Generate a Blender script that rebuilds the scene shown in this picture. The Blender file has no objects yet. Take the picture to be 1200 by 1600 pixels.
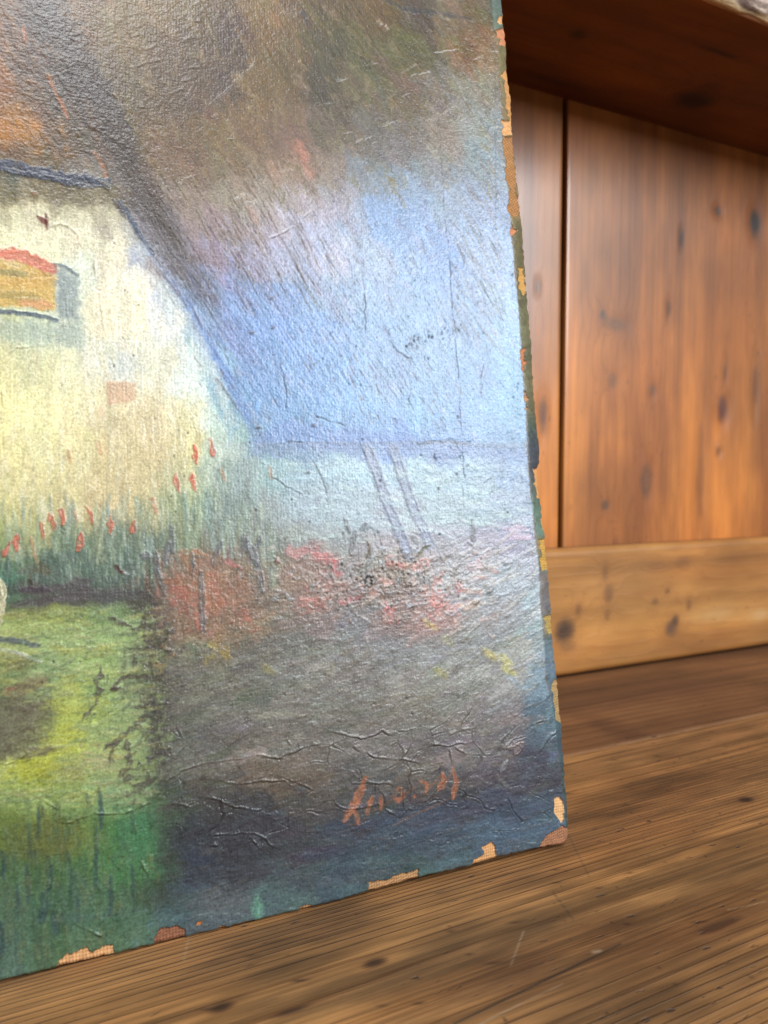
import bpy, math
import numpy as np
from mathutils import Matrix, Vector

# ------------------------------------------------------------------ camera
F = 1150.0; HC = 0.16; HOR = 742.0
PITCH = math.atan((800 - HOR) / F)
scene = bpy.context.scene
COL = scene.collection
cam_d = bpy.data.cameras.new('camera')
cam = bpy.data.objects.new('camera', cam_d); COL.objects.link(cam)
cam.location = (0, 0, HC)
cam.rotation_euler = (math.pi / 2 - PITCH, 0, 0)
cam_d.sensor_fit = 'VERTICAL'; cam_d.sensor_height = 36; cam_d.sensor_width = 27
cam_d.lens = 36 * F / 1600
cam_d.clip_start = 0.01; cam_d.clip_end = 50
cam_d.dof.use_dof = True
cam_d.dof.focus_distance = 0.285
cam_d.dof.aperture_fstop = 12.0
scene.camera = cam

# ------------------------------------------------------------------ light
world = bpy.data.worlds.new('World'); scene.world = world
world.use_nodes = True
wn = world.node_tree.nodes; wl = world.node_tree.links
bg = wn['Background']
bg.inputs['Color'].default_value = (1.0, 0.97, 0.93, 1)
bg.inputs['Strength'].default_value = 0.15

def area(name, az, el, dist, sx, sy, power, col, target=(0.03, 0.30, 0.17)):
    ld = bpy.data.lights.new(name, 'AREA'); ld.shape = 'RECTANGLE'
    ld.size = sx; ld.size_y = sy; ld.energy = power; ld.color = col
    o = bpy.data.objects.new(name, ld); COL.objects.link(o)
    a, e = math.radians(az), math.radians(el)
    t = Vector(target)
    d = Vector((math.cos(a) * math.cos(e), math.sin(a) * math.cos(e), math.sin(e)))
    o.location = t + d * dist
    o.rotation_euler = d.to_track_quat('Z', 'Y').to_euler()
    return o
area('window_light', -33, 22, 2.4, 1.0, 1.0, 54, (0.95, 0.98, 1.0))
area('skylight', -78, 56, 2.2, 0.7, 0.7, 38, (0.97, 0.99, 1.0))

scene.view_settings.view_transform = 'Standard'
scene.view_settings.look = 'None'
scene.view_settings.exposure = 0.08
scene.view_settings.gamma = 1.0
try: scene.view_settings.use_curve_mapping = False
except Exception: pass

# ------------------------------------------------------------------ noise helpers
rng = np.random.default_rng(7)
def vnoise(x, y, seed):
    """smooth value noise, -1..1, on arbitrary coordinates"""
    r = np.random.default_rng(seed)
    L = r.random((256, 256)).astype(np.float32) * 2 - 1
    xi = np.floor(x).astype(np.int64); yi = np.floor(y).astype(np.int64)
    fx = (x - xi).astype(np.float32); fy = (y - yi).astype(np.float32)
    fx = fx * fx * (3 - 2 * fx); fy = fy * fy * (3 - 2 * fy)
    x0 = xi & 255; x1 = (xi + 1) & 255; y0 = yi & 255; y1 = (yi + 1) & 255
    a = L[y0, x0]; b = L[y0, x1]; c = L[y1, x0]; d = L[y1, x1]
    return (a + (b - a) * fx) * (1 - fy) + (c + (d - c) * fx) * fy
def fbm(x, y, seed, o=4, g=0.5):
    s = 0; a = 1; t = 0
    for i in range(o):
        s = s + a * vnoise(x * 2 ** i + 17.3 * i, y * 2 ** i + 5.1 * i, seed + i); t += a; a *= g
    return s / t
def sstep(a, b, x):
    t = np.clip((x - a) / (b - a), 0, 1); return t * t * (3 - 2 * t)
def lin(c):
    c = np.clip(c, 0, 1)
    return np.where(c <= 0.04045, c / 12.92, ((c + 0.055) / 1.055) ** 2.4)

# ------------------------------------------------------------------ object helpers
def tag(o, label=None, cat=None, group=None, kind=None):
    if label: o['label'] = label
    if cat: o['category'] = cat
    if group: o['group'] = group
    if kind: o['kind'] = kind
def empty(name, M):
    o = bpy.data.objects.new(name, None); o.empty_display_size = 0.05
    COL.objects.link(o); o.matrix_world = M; return o
def mesh_obj(name, verts, quads, parent, mat, attrs=None, tail=None, smooth=True):
    """verts Nx3, quads Mx4 arrays; tail = list of n-gons (index lists)"""
    me = bpy.data.meshes.new(name)
    tail = tail or []
    nl = quads.size + sum(len(t) for t in tail)
    me.vertices.add(len(verts)); me.vertices.foreach_set('co', np.ascontiguousarray(verts, np.float32).ravel())
    me.loops.add(nl)
    li = np.concatenate([quads.ravel()] + [np.array(t) for t in tail]).astype(np.int32)
    me.loops.foreach_set('vertex_index', li)
    starts = list(np.arange(0, quads.size, 4)); p = quads.size
    for t in tail: starts.append(p); p += len(t)
    me.polygons.add(len(starts)); me.polygons.foreach_set('loop_start', np.array(starts, np.int32))
    for k, v in (attrs or {}).items():
        v = np.asarray(v, np.float32)
        if v.ndim == 2:
            a = me.attributes.new(k, 'FLOAT_COLOR', 'POINT')
            rgba = np.ones((len(v), 4), np.float32); rgba[:, :3] = v
            a.data.foreach_set('color', rgba.ravel())
        else:
            a = me.attributes.new(k, 'FLOAT', 'POINT'); a.data.foreach_set('value', v.ravel())
    me.update(calc_edges=True); me.validate()
    if smooth: me.polygons.foreach_set('use_smooth', np.ones(len(me.polygons), bool))
    me.materials.append(mat)
    o = bpy.data.objects.new(name, me); COL.objects.link(o)
    if parent: o.parent = parent
    return o
def submesh(verts, quads, attrs):
    idx = np.unique(quads); mp = np.zeros(len(verts), np.int64); mp[idx] = np.arange(len(idx))
    return verts[idx], mp[quads], {k: v[idx] for k, v in attrs.items()}

class NT:
    def __init__(s, name):
        s.m = bpy.data.materials.new(name); s.m.use_nodes = True
        s.t = s.m.node_tree; s.b = s.t.nodes['Principled BSDF']
    def n(s, typ, **kw):
        x = s.t.nodes.new(typ)
        for k, v in kw.items(): setattr(x, k, v)
        return x
    def l(s, a, b): s.t.links.new(a, b)
    def math(s, op, a, b=None, c=None):
        x = s.n('ShaderNodeMath', operation=op)
        for i, v in enumerate((a, b, c)):
            if v is None: continue
            if isinstance(v, (int, float)): x.inputs[i].default_value = v
            else: s.l(v, x.inputs[i])
        return x.outputs[0]
    def coord(s, scale):
        tc = s.n('ShaderNodeTexCoord'); mp = s.n('ShaderNodeMapping')
        s.l(tc.outputs['Object'], mp.inputs[0]); mp.inputs['Scale'].default_value = scale
        return mp.outputs[0]
    def noise(s, scale, vec, detail=3, rough=0.55):
        x = s.n('ShaderNodeTexNoise'); x.inputs['Scale'].default_value = scale
        x.inputs['Detail'].default_value = detail; x.inputs['Roughness'].default_value = rough
        s.l(vec, x.inputs['Vector']); return x.outputs['Fac']
    def ramp(s, fac, pts):
        x = s.n('ShaderNodeValToRGB'); r = x.color_ramp
        while len(r.elements) < len(pts): r.elements.new(0.5)
        for e, (p, c) in zip(r.elements, pts):
            e.position = p; e.color = (*c, 1) if not isinstance(c, (int, float)) else (c, c, c, 1)
        s.l(fac, x.inputs[0]); return x.outputs[0]
    def mix(s, fac, a, b, typ='MIX'):
        x = s.n('ShaderNodeMix', data_type='RGBA', blend_type=typ)
        if isinstance(fac, (int, float)): x.inputs[0].default_value = fac
        else: s.l(fac, x.inputs[0])
        for i, v in ((6, a), (7, b)):
            if isinstance(v, tuple): x.inputs[i].default_value = (*v, 1)
            else: s.l(v, x.inputs[i])
        return x.outputs[2]
    def attr(s, name):
        x = s.n('ShaderNodeAttribute'); x.attribute_name = name; return x

# ================================================================== THE CUPBOARD (pine)
ROT = math.radians(26.3)
MB = Matrix.Rotation(ROT, 4, 'Z')
cup = empty('pine_cupboard', MB)
tag(cup, 'old waxed pine cupboard interior with plank back, low rail and shelves around the leaning painting', 'cupboard')

def wood_material(name, along, rough=0.45, ring_dark=0.5, bump=0.0004, fibre=0.25, speck=0.5, spec=0.5, coat=0.0):
    """along = axis index of the grain in object coordinates"""
    m = NT(name)
    tint = m.attr('tint').outputs['Color']; ph = m.attr('phase').outputs['Fac']
    sc = [1, 1, 1]; sc[along] = 0.035
    v = m.coord(tuple(sc))
    fib = m.noise(900, v, 3, 0.6)
    fib2 = m.noise(160, v, 3, 0.6)
    wob = m.math('MULTIPLY', m.math('SUBTRACT', fib2, 0.5), 1.0)
    fr = m.math('FRACT', m.math('ADD', ph, wob))
    line = m.ramp(fr, [(0.0, 0.25), (0.08, 0.0), (0.50, 0.10), (0.76, 0.40), (0.90, 1.0), (1.0, 0.35)])
    sc2 = [1, 1, 1]; sc2[along] = 0.22
    pv = m.coord(tuple(sc2))
    patch = m.noise(14, pv, 4, 0.6)
    lf = m.math('MULTIPLY', line, m.math('MULTIPLY', m.ramp(patch, [(0.35, 0.22), (0.68, 1.0)]), ring_dark))
    dark = m.mix(1.0, tint, (0.42, 0.34, 0.26), 'MULTIPLY')
    c = m.mix(lf, tint, dark)
    c = m.mix(m.math('MULTIPLY', m.ramp(fib, [(0.35, 1.0), (0.62, 0.0)]), fibre), c, m.mix(1.0, tint, (0.5, 0.44, 0.36), 'MULTIPLY'))
    c = m.mix(m.ramp(patch, [(0.35, 0.28), (0.65, 0.0)]), c, m.mix(1.0, tint, (0.64, 0.56, 0.46), 'MULTIPLY'))
    sc3 = [1, 1, 1]; sc3[along] = 0.35
    pv3 = m.coord(tuple(sc3))
    pits = m.ramp(m.noise(330, pv3, 2, 0.5), [(0.66, 0.0), (0.74, 1.0)])
    pmask = m.ramp(m.noise(22, pv3, 2, 0.5), [(0.45, 0.0), (0.62, 1.0)])
    pf = m.math('MULTIPLY', m.math('MULTIPLY', pits, pmask), speck)
    c = m.mix(pf, c, (0.035, 0.02, 0.012))
    m.l(c, m.b.inputs['Base Color'])
    rr = m.math('ADD', m.math('MULTIPLY', patch, 0.25), rough - 0.12)
    rr = m.math('ADD', rr, m.math('MULTIPLY', fib, 0.12))
    m.l(rr, m.b.inputs['Roughness'])
    m.b.inputs['Specular IOR Level'].default_value = spec
    m.b.inputs['Coat Weight'].default_value = coat; m.b.inputs['Coat Roughness'].default_value = 0.26
    h = m.math('ADD', m.math('MULTIPLY', line, 0.6), m.math('MULTIPLY', fib, 0.5))
    h = m.math('SUBTRACT', h, m.math('MULTIPLY', pf, 0.9))
    bp = m.n('ShaderNodeBump'); bp.inputs['Distance'].default_value = bump; bp.inputs['Strength'].default_value = 1.0
    m.l(h, bp.inputs['Height']); m.l(bp.outputs[0], m.b.inputs['Normal'])
    return m.m

def slab(name, parent, mat, origin, U, V, N, lu, lv, thick, du, dv, face, rad=0.003, wear=None, edge=None):
    """board: face grid in U,V at 'origin', N = outward normal of the detailed face.
    face(u,v) -> (tint rgb Nx3, phase, height)"""
    r = rad
    def axis(L, d):
        n = max(4, int(L / d))
        c = np.linspace(r, L - r, n)
        co = np.concatenate([[0, 0, 0.0, 0.29 * r], c, [L - 0.29 * r, L, L, L]])
        de = np.concatenate([[thick, thick * .5, r, 0.29 * r], np.zeros(n), [0.29 * r, r, thick * .5, thick]])
        return co, de
    cu, eu = axis(lu, du); cv, ev = axis(lv, dv)
    uu, vv = np.meshgrid(cu, cv); dd = np.maximum(*np.meshgrid(eu, ev))
    tint, ph, h = face(uu, vv)
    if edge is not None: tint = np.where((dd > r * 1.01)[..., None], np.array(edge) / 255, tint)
    keep = (dd <= 0) * 1.0
    if wear is not None: dd = dd + wear(uu, vv, dd)
    off = h * np.clip(1 - dd / r, 0, 1) - dd
    U = np.array(U, float); V = np.array(V, float); N = np.array(N, float)
    P = np.array(origin)[None, None] + uu[..., None] * U + vv[..., None] * V + off[..., None] * N
    nv, nu = uu.shape
    I = np.arange(nu * nv).reshape(nv, nu)
    q = np.stack([I[:-1, :-1], I[:-1, 1:], I[1:, 1:], I[1:, :-1]], -1).reshape(-1, 4)
    back = list(I[0, :]) + list(I[1:, -1]) + list(I[-1, -2::-1]) + list(I[-2:0:-1, 0])
    if np.dot(np.cross(U, V), N) < 0: q = q[:, ::-1].copy()
    else: back = back[::-1]
    return mesh_obj(name, P.reshape(-1, 3), q, parent, mat,
                    {'tint': lin(tint).reshape(-1, 3), 'phase': ph.ravel()}, [back])

def rgb(*c): return np.array(c, float) / 255
def woodface(ucen, base, alt, freq, seed, knots=(), stains=(), grain='u', wander=1.2, bow=0.0, longs=2.0, hgt=0.0):
    """knots: (u,v,ru,rv,strength,colour)  stains: (u,v,ru,rv,strength,colour)"""
    def f(u, v):
        a, b = (u, v) if grain == 'u' else (v, u)       # a along, b across
        w = fbm(a * longs, b * 9, seed, 3)
        ph = b * freq + w * wander + bow * a * a
        ph = ph + 1.5 * vnoise(b * 30, a * 0.4, seed + 9)
        t = sstep(-0.5, 0.5, fbm(a * 6, b * 24, seed + 3, 5, .6))[..., None]
        c = base * (1 - t) + alt * t
        c = c * (1 + 0.10 * vnoise(a * 3, b * 120, seed + 5)[..., None]) * (1 + 0.16 * fbm(a * 16, b * 22, seed + 6, 4)[..., None])
        for (ku, kv, ru, rv, s, kc) in knots:
            ua, vb = (ku, kv) if grain == 'u' else (kv, ku)
            ra, rb = (ru, rv) if grain == 'u' else (rv, ru)
            d2 = ((a - ua) / ra) ** 2 + ((b - vb) / rb) ** 2
            ph = ph + 1.8 * np.exp(-d2 / 6) * np.tanh((b - vb) / rb); wk = np.exp(-(d2 / 3) ** 2); ph = ph * (1 - wk) + (np.sqrt(d2) * 1.7 + 3) * wk
            nz = 0.35 * fbm(a * 90 + 3, b * 90, seed + 21, 3)
            k = (s * (1 - sstep(0.25, 1.5, np.sqrt(d2) + nz)))[..., None]
            c = c * (1 - k) + np.array(kc) / 255 * k
            halo = (0.30 * s * np.exp(-d2 / 5))[..., None]
            c = c * (1 - halo) + c * np.array([.72, .6, .5]) * halo
        for (su, sv, ru, rv, s, kc) in stains:
            d2 = ((u - su) / ru) ** 2 + ((v - sv) / rv) ** 2
            k = (s * np.clip(np.exp(-d2) * (1 + 0.6 * fbm(u * 50, v * 50, seed + 40, 3)), 0, 1))[..., None]
            c = c * (1 - k) + np.array(kc) / 255 * k
        return np.clip(c, 0, 1), ph, hgt * fbm(a * 6, b * 30, seed + 60, 3)
    return f

X0, X1 = -0.42, 1.05          # length of the cupboard bay
YB = 0.4659                   # face of the back planks
ZT = 0.453                    # underside of the upper shelf
m_back = wood_material('waxed_orange_pine', 2, rough=0.40, ring_dark=0.34, bump=0.00012, fibre=0.26, speck=0.5, spec=0.5, coat=0.8)
m_rail = wood_material('honey_pine', 0, rough=0.48, ring_dark=0.30, bump=0.0002, fibre=0.22, speck=0.4)
m_shelf = wood_material('worn_pine_shelf', 0, rough=0.50, ring_dark=1.05, bump=0.0006, fibre=0.5, speck=1.0, spec=0.38)
m_top = wood_material('dark_pine_underside', 0, rough=0.55, ring_dark=0.45, bump=0.0003, fibre=0.25, speck=0.5, spec=0.3)

DK = (48, 26, 16); DP = (62, 30, 28); GR = (70, 58, 58)
orange, orange2 = rgb(200, 126, 56), rgb(150, 88, 36)
GAP = 0.3886
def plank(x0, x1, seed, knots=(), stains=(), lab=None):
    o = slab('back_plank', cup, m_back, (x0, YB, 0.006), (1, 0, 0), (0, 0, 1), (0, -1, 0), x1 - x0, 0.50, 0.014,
             0.0022, 0.0022, woodface(0, orange, orange2, 150, seed, knots, stains, 'v', 1.0, longs=1.6), rad=0.0010, edge=(30, 20, 14))  # plank sides tinted near black: shade of the gap put into their colour
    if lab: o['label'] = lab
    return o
slab('dark_gap_backing', cup, m_top, (X0, YB + 0.030, 0.006), (1, 0, 0), (0, 0, 1), (0, -1, 0), X1 - X0, 0.50, 0.006, 0.02, 0.02, woodface(0, rgb(24, 15, 10), rgb(18, 11, 8), 80, 18))  # near-black sheet added behind the planks so the gaps look dark
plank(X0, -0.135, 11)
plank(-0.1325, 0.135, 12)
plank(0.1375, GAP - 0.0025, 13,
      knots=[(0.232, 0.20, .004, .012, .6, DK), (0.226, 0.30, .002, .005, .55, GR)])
g = GAP + 0.0023
# knots given in plank coordinates (u from the plank's left edge, v up from 6 mm)
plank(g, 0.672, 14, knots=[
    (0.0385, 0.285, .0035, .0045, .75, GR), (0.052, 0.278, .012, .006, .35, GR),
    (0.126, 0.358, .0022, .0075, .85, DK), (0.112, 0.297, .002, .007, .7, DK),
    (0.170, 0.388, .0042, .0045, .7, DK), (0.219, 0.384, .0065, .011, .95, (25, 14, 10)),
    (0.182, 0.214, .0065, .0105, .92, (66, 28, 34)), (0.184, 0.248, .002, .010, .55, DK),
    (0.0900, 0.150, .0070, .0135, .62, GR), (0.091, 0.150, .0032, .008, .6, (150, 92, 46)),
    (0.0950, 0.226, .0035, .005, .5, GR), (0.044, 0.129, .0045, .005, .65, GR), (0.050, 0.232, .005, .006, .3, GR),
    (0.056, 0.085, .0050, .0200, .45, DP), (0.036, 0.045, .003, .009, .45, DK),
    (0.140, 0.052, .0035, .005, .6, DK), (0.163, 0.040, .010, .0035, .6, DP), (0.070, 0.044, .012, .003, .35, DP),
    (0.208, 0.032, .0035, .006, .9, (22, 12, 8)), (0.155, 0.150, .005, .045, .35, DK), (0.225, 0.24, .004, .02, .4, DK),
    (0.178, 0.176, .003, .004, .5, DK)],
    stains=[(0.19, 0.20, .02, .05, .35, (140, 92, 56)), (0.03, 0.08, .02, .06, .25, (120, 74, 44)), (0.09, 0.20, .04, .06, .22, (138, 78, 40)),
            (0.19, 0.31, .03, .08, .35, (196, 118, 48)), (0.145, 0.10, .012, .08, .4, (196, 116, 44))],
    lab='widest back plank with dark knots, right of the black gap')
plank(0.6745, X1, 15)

def rail_wear(u, v, d): return 0
slab('back_rail', cup, m_rail, (X0, 0.4509, 0.0012), (1, 0, 0), (0, 0, 1), (0, -1, 0), X1 - X0, 0.1008, 0.0145,
     0.0025, 0.0018, woodface(0, rgb(186, 134, 72), rgb(156, 104, 52), 90, 21,
     knots=[(0.800, .036, .009, .0085, .85, (58, 44, 40)), (0.804, .024, .008, .005, .3, (70, 56, 50)),
            (0.917, .027, .0075, .0075, .70, (92, 74, 68)), (0.922, .034, .004, .004, .6, (60, 46, 42)),
            (0.846, .062, .0045, .007, .50, (84, 58, 40)), (0.842, .080, .003, .006, .4, (90, 62, 42)), (0.845, .045, .003, .005, .4, (84, 58, 40)),
            (0.815, .052, .003, .005, .4, (90, 60, 40)), (0.898, .052, .0035, .003, .45, (92, 62, 40)), (0.912, .060, .003, .003, .5, (90, 60, 40)),
            (0.938, .046, .003, .005, .45, (92, 62, 40)), (0.93, .084, .010, .005, .35, (110, 70, 46)), (0.90, .083, .02, .005, .3, (120, 80, 50))],
     stains=[(0.97, .035, .03, .006, .5, (196, 160, 112)), (1.03, .030, .016, .006, .6, (200, 166, 120)), (0.83, .03, .03, .01, .2, (190, 140, 84)),
             (0.86, .07, .05, .02, .25, (170, 126, 84))], longs=1.2, wander=1.6), rad=0.0042)

# lower shelf: rear strip (slightly lower) and the broad front board
slab('shelf_board', cup, m_shelf, (X0, 0.3242, -0.0010), (1, 0, 0), (0, 1, 0), (0, 0, 1), X1 - X0, 0.145, 0.022,
     0.004, 0.002, woodface(0, rgb(126, 88, 56), rgb(100, 68, 44), 120, 31,
     stains=[(0.80, .060, .040, .012, .5, (78, 50, 38)), (0.755, .025, .012, .03, .6, (70, 44, 32)), (0.86, .06, .03, .02, .35, (84, 54, 40)), (0.74, .045, .03, .004, .4, (160, 112, 68)),
             (0.75, .001, .4, .0022, .45, (170, 134, 100))],
     wander=1.6, longs=1.4), rad=0.002)['label'] = 'dark rear board of the shelf, below the low rail'
def front_face():
    base = woodface(0, rgb(162, 120, 74), rgb(136, 98, 60), 190, 41, knots=[
        (0.737, .1994, .004, .0025, .9, (40, 24, 16)), (0.5208, .171, .004, .0018, .8, (44, 28, 18)), (0.4706, .173, .0035, .0018, .8, (46, 30, 20)),
        (0.640, .1345, .010, .0016, .85, (40, 26, 18)), (0.4891, .1624, .006, .0012, .7, (60, 40, 24))],
        stains=[(0.69, .205, .05, .03, .35, (124, 78, 42)), (0.6217, .19, .05, .014, .35, (118, 78, 44)), (0.73, .235, .07, .02, .30, (116, 74, 42)),
                (0.58, .150, .05, .012, .55, (96, 62, 36)), (0.63, .136, .04, .008, .45, (92, 60, 36)), (0.45, .18, .03, .012, .25, (118, 80, 46)), (0.80, .27, .12, .012, .3, (120, 80, 52)),
                (0.66, .160, .05, .008, .25, (196, 150, 96)), (0.75, .2826, .35, .0014, .45, (186, 148, 110))], wander=2.2, longs=2.2)
    R = np.random.default_rng(5)
    nicks = [(0.40 + R.random() * 0.50, 0.08 + R.random() * 0.20, 0.0004 + R.random() ** 3 * 0.0026, 0.0003 + R.random() * 0.0006, R.random() * 0.6 + .15) for _ in range(330)]
    def f(u, v):
        c, ph, h = base(u, v)
        w = 0.8 * fbm(u * 2.0, v * 10, 77, 3) + 1.2 * vnoise(u * .7, v * 25, 78)
        ph = 112 * v + 3.5 * np.sin(v * 60) + 160 * np.clip(v - .17, 0, 1) + w
        c = c * (1 + 0.16 * fbm(u * 40, v * 160, 79, 3)[..., None])
        c = c * (1 - 0.22 * sstep(.05, .5, fbm(u * 14, v * 60, 83, 5))[..., None]) * (1 + .14 * vnoise(u * 22, v * 900, 84)[..., None])
        for (a, b, ru, rv, s) in nicks:
            iu = np.searchsorted(u[0], [a - 4 * ru, a + 4 * ru]); iv = np.searchsorted(v[:, 0], [b - 5 * ru - 3 * rv, b + 5 * ru + 3 * rv])
            sl = (slice(iv[0], iv[1]), slice(iu[0], iu[1]))
            if u[sl].size == 0: continue
            k = s * np.exp(-(((u[sl] - a) / ru) ** 2 + ((v[sl] - b + .3 * (u[sl] - a)) / rv) ** 2))
            c[sl] = c[sl] * (1 - k[..., None]) + np.array([.15, .09, .055]) * k[..., None]; h[sl] = h[sl] - 0.0003 * k
        for (a0, b0, a1, b1, wd, s, pc) in [(.534, .1328, .552, .1345, .0003, .5, .7), (.552, .1345, .5698, .1358, .00025, .4, .7), (.5890, .1434, .5915, .1429, .0007, .55, .75),
                                        (.56, .150, .575, .163, .0003, .4, .75), (.65, .1400, .668, .1372, .0003, .4, .8), (.53, .1365, .60, .1425, .0004, .7, .13), (.47, .215, .465, .20, .0004, .3, .7),
                                        (.62, .18, .635, .21, .0003, .3, .15), (.595, .16, .60, .178, .0003, .4, .15)]:
            ex, ey = a1 - a0, b1 - b0; L2 = ex * ex + ey * ey
            t = np.clip(((u - a0) * ex + (v - b0) * ey) / L2, 0, 1)
            d = np.hypot(u - a0 - t * ex, v - b0 - t * ey)
            k = s * np.exp(-(d / wd) ** 2); c = c * (1 - k[..., None]) + np.array([pc, pc * .93, pc * .85]) * k[..., None]
        return np.clip(c, 0, 1), ph, h
    return f
slab('shelf_board', cup, m_shelf, (X0, 0.04, 0.0), (1, 0, 0), (0, 1, 0), (0, 0, 1), X1 - X0, 0.2834, 0.024,
     0.0009, 0.0005, front_face(), rad=0.0012)['label'] = 'broad front board of the shelf with raised grain lines'

# upper shelf: dark underside, rough sawn and split front edge
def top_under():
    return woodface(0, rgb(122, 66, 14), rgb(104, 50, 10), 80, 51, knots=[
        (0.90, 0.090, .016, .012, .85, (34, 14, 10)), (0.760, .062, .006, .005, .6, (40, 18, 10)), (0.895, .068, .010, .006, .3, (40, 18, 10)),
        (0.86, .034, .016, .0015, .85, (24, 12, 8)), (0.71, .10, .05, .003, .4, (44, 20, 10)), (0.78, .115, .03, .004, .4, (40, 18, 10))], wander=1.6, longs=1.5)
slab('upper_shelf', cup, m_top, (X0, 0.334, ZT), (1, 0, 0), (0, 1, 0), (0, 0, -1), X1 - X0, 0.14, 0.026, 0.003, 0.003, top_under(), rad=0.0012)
m_edge = NT('rough_split_edge')
ev = m_edge.coord((0.22, 1, 1)); en = m_edge.noise(150, ev, 6, 0.7)
sepz = m_edge.n('ShaderNodeSeparateXYZ'); m_edge.l(m_edge.n('ShaderNodeTexCoord').outputs['Object'], sepz.inputs[0])
rimw = m_edge.math('ADD', sepz.outputs[2], m_edge.math('MULTIPLY', m_edge.noise(45, m_edge.coord((1, 1, 1)), 3), 0.006))
rimf = m_edge.ramp(m_edge.math('MULTIPLY', m_edge.math('SUBTRACT', rimw, ZT), 60), [(0.30, 1.0), (0.42, 0.0)])
ecol = m_edge.ramp(en, [(0.36, (0.035, 0.022, 0.018)), (0.47, (0.17, 0.10, 0.075)), (0.56, (0.36, 0.27, 0.22)), (0.66, (0.62, 0.50, 0.42))])
m_edge.l(m_edge.mix(rimf, ecol, (0.72, 0.52, 0.28)), m_edge.b.inputs['Base Color'])
m_edge.b.inputs['Roughness'].default_value = 0.7
eb = m_edge.n('ShaderNodeBump'); eb.inputs['Distance'].default_value = 0.003
m_edge.l(en, eb.inputs['Height']); m_edge.l(eb.outputs[0], m_edge.b.inputs['Normal'])
def edge_piece():
    # live, chipped front edge strip with real relief, running the length of the shelf
    nx, nz = 900, 26
    x = np.linspace(X0, X1, nx); k = np.linspace(0, 1, nz)
    xx, kk = np.meshgrid(x, k)
    ang = kk * math.pi
    # profile: from the bottom arris round the front to the top arris
    y = 0.3339 - 0.0065 * np.sin(ang) ** 0.6
    z = ZT + 0.001 + 0.024 * kk
    n = fbm(xx * 60, kk * 9, 91, 5, 0.62) * 0.0028 + vnoise(xx * 22, kk * 22, 95) * 0.0012
    y = y + n * np.sin(ang) ** 0.4
    z = z + np.where(kk < 0.12, vnoise(xx * 70, kk * 0, 97) * 0.0010, 0)
    P = np.stack([xx, y, z], -1).reshape(-1, 3)
    I = np.arange(nx * nz).reshape(nz, nx)
    q = np.stack([I[:-1, :-1], I[:-1, 1:], I[1:, 1:], I[1:, :-1]], -1).reshape(-1, 4)
    back = np.stack([I[0, :-1], I[-1, :-1], I[-1, 1:], I[0, 1:]], -1)
    q = np.concatenate([q, back])
    o = mesh_obj('split_edge', P, q, cup, m_edge.m)
    o['label'] = 'pale rough splintered front edge of the upper shelf'
edge_piece()

# ================================================================== THE PAINTING
# Plane of the picture: stands on the shelf on its bottom edge and leans back on the upper shelf.
LEAN = math.radians(7.5)
HROT = math.radians(22.918)
P0 = np.array([-0.1207563, 0.2236742, 0.0])
hv = np.array([math.cos(HROT), math.sin(HROT), 0.0])
nb = np.array([-hv[1], hv[0], 0.0])
up = np.array([0, 0, 1.0]) * math.cos(LEAN) + nb * math.sin(LEAN)
nf = np.cross(hv, up)                      # front normal (towards the viewer)
if nf[1] > 0: nf = -nf
Z_LIFT = 0.0004
P0 = P0 + np.array([0, 0, Z_LIFT])
MP = Matrix(((hv[0], -nf[0], up[0], P0[0]), (hv[1], -nf[1], up[1], P0[1]), (hv[2], -nf[2], up[2], P0[2]), (0, 0, 0, 1)))
pic = empty('painting', MP)
tag(pic, 'old unframed oil painting of a cottage garden with chipped edges, leaning on the shelf', 'painting')
C0 = np.array([0, 0, HC])
cp, sp = math.cos(PITCH), math.sin(PITCH)
def to_design(s, t):
    """homography from the picture plane (metres) to the drawing's own coordinates"""
    P = P0 + s[..., None] * hv + t[..., None] * up - C0
    f = P[..., 1] * cp - P[..., 2] * sp; u = P[..., 1] * sp + P[..., 2] * cp
    return 600 + F * P[..., 0] / f, 800 - F * u / f
def from_design(x, y, drop=0.0):
    x = np.asarray(x, float); y = np.asarray(y, float)
    a = (x - 600) / F; b = (800 - y) / F
    r = np.stack([a, cp + b * sp, -sp + b * cp], -1)
    k = ((P0 - nf * drop - C0) @ nf) / (r @ nf)
    P = C0 + r * k[..., None] - P0
    return P @ hv, P @ up

OUT = [(784,0),(787,25),(787,39),(791,55),(792,77),(792,105),(796,131),(800,158),(801,197),(805,243),(811,300),(814,337),(816,350),(821,416),(826,481),(831,536),(835,612),(841,674),(843.6,700),(843.5,722),(841,733),(842.5,766),(847,792),(852,836),(857,886),(861,936),(864,995),(869,1041),(870.5,1053),(872.7,1068),(875,1106),(878,1127),(880,1171),(883,1211),(886,1259),(888.5,1295),(886.5,1309),(880,1319),(872,1323)]
INN = [(767,0),(768,44),(776,55),(777.5,116),(782,153),(783,188),(788,262),(793,306),(795,339),(796,350),(800,394),(804,442),(808,481),(812.5,547),(818,606),(821,656),(822,700),(825,744),(829,783),(834,831),(839,875),(842.5,919),(843.6,951),(848,989),(850,1041),(852,1062),(860,1090),(866,1127),(872,1182),(876,1215),(880,1250),(883,1290),(884,1310),(880,1319),(872,1323)]
BOT = [(-700,1706),(0,1538),(20,1533),(75,1517),(130,1505),(187,1491),(240,1478),(330,1459),(405,1441),(462,1428.5),(520,1412),(560,1400),(573,1396),(600,1389),(654,1373),(700,1363),(733,1355),(775,1342),(823,1331),(872,1323)]
OUT = np.array(OUT, float); INN = np.array(INN, float); BOT = np.array(BOT, float)
BEV = 0.0030
HEIGHT = 0.515; S_LEFT = -0.055
so, to_ = from_design(OUT[:, 0], OUT[:, 1], BEV)
o_ = np.argsort(to_); so, to_ = so[o_], to_[o_]
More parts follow.
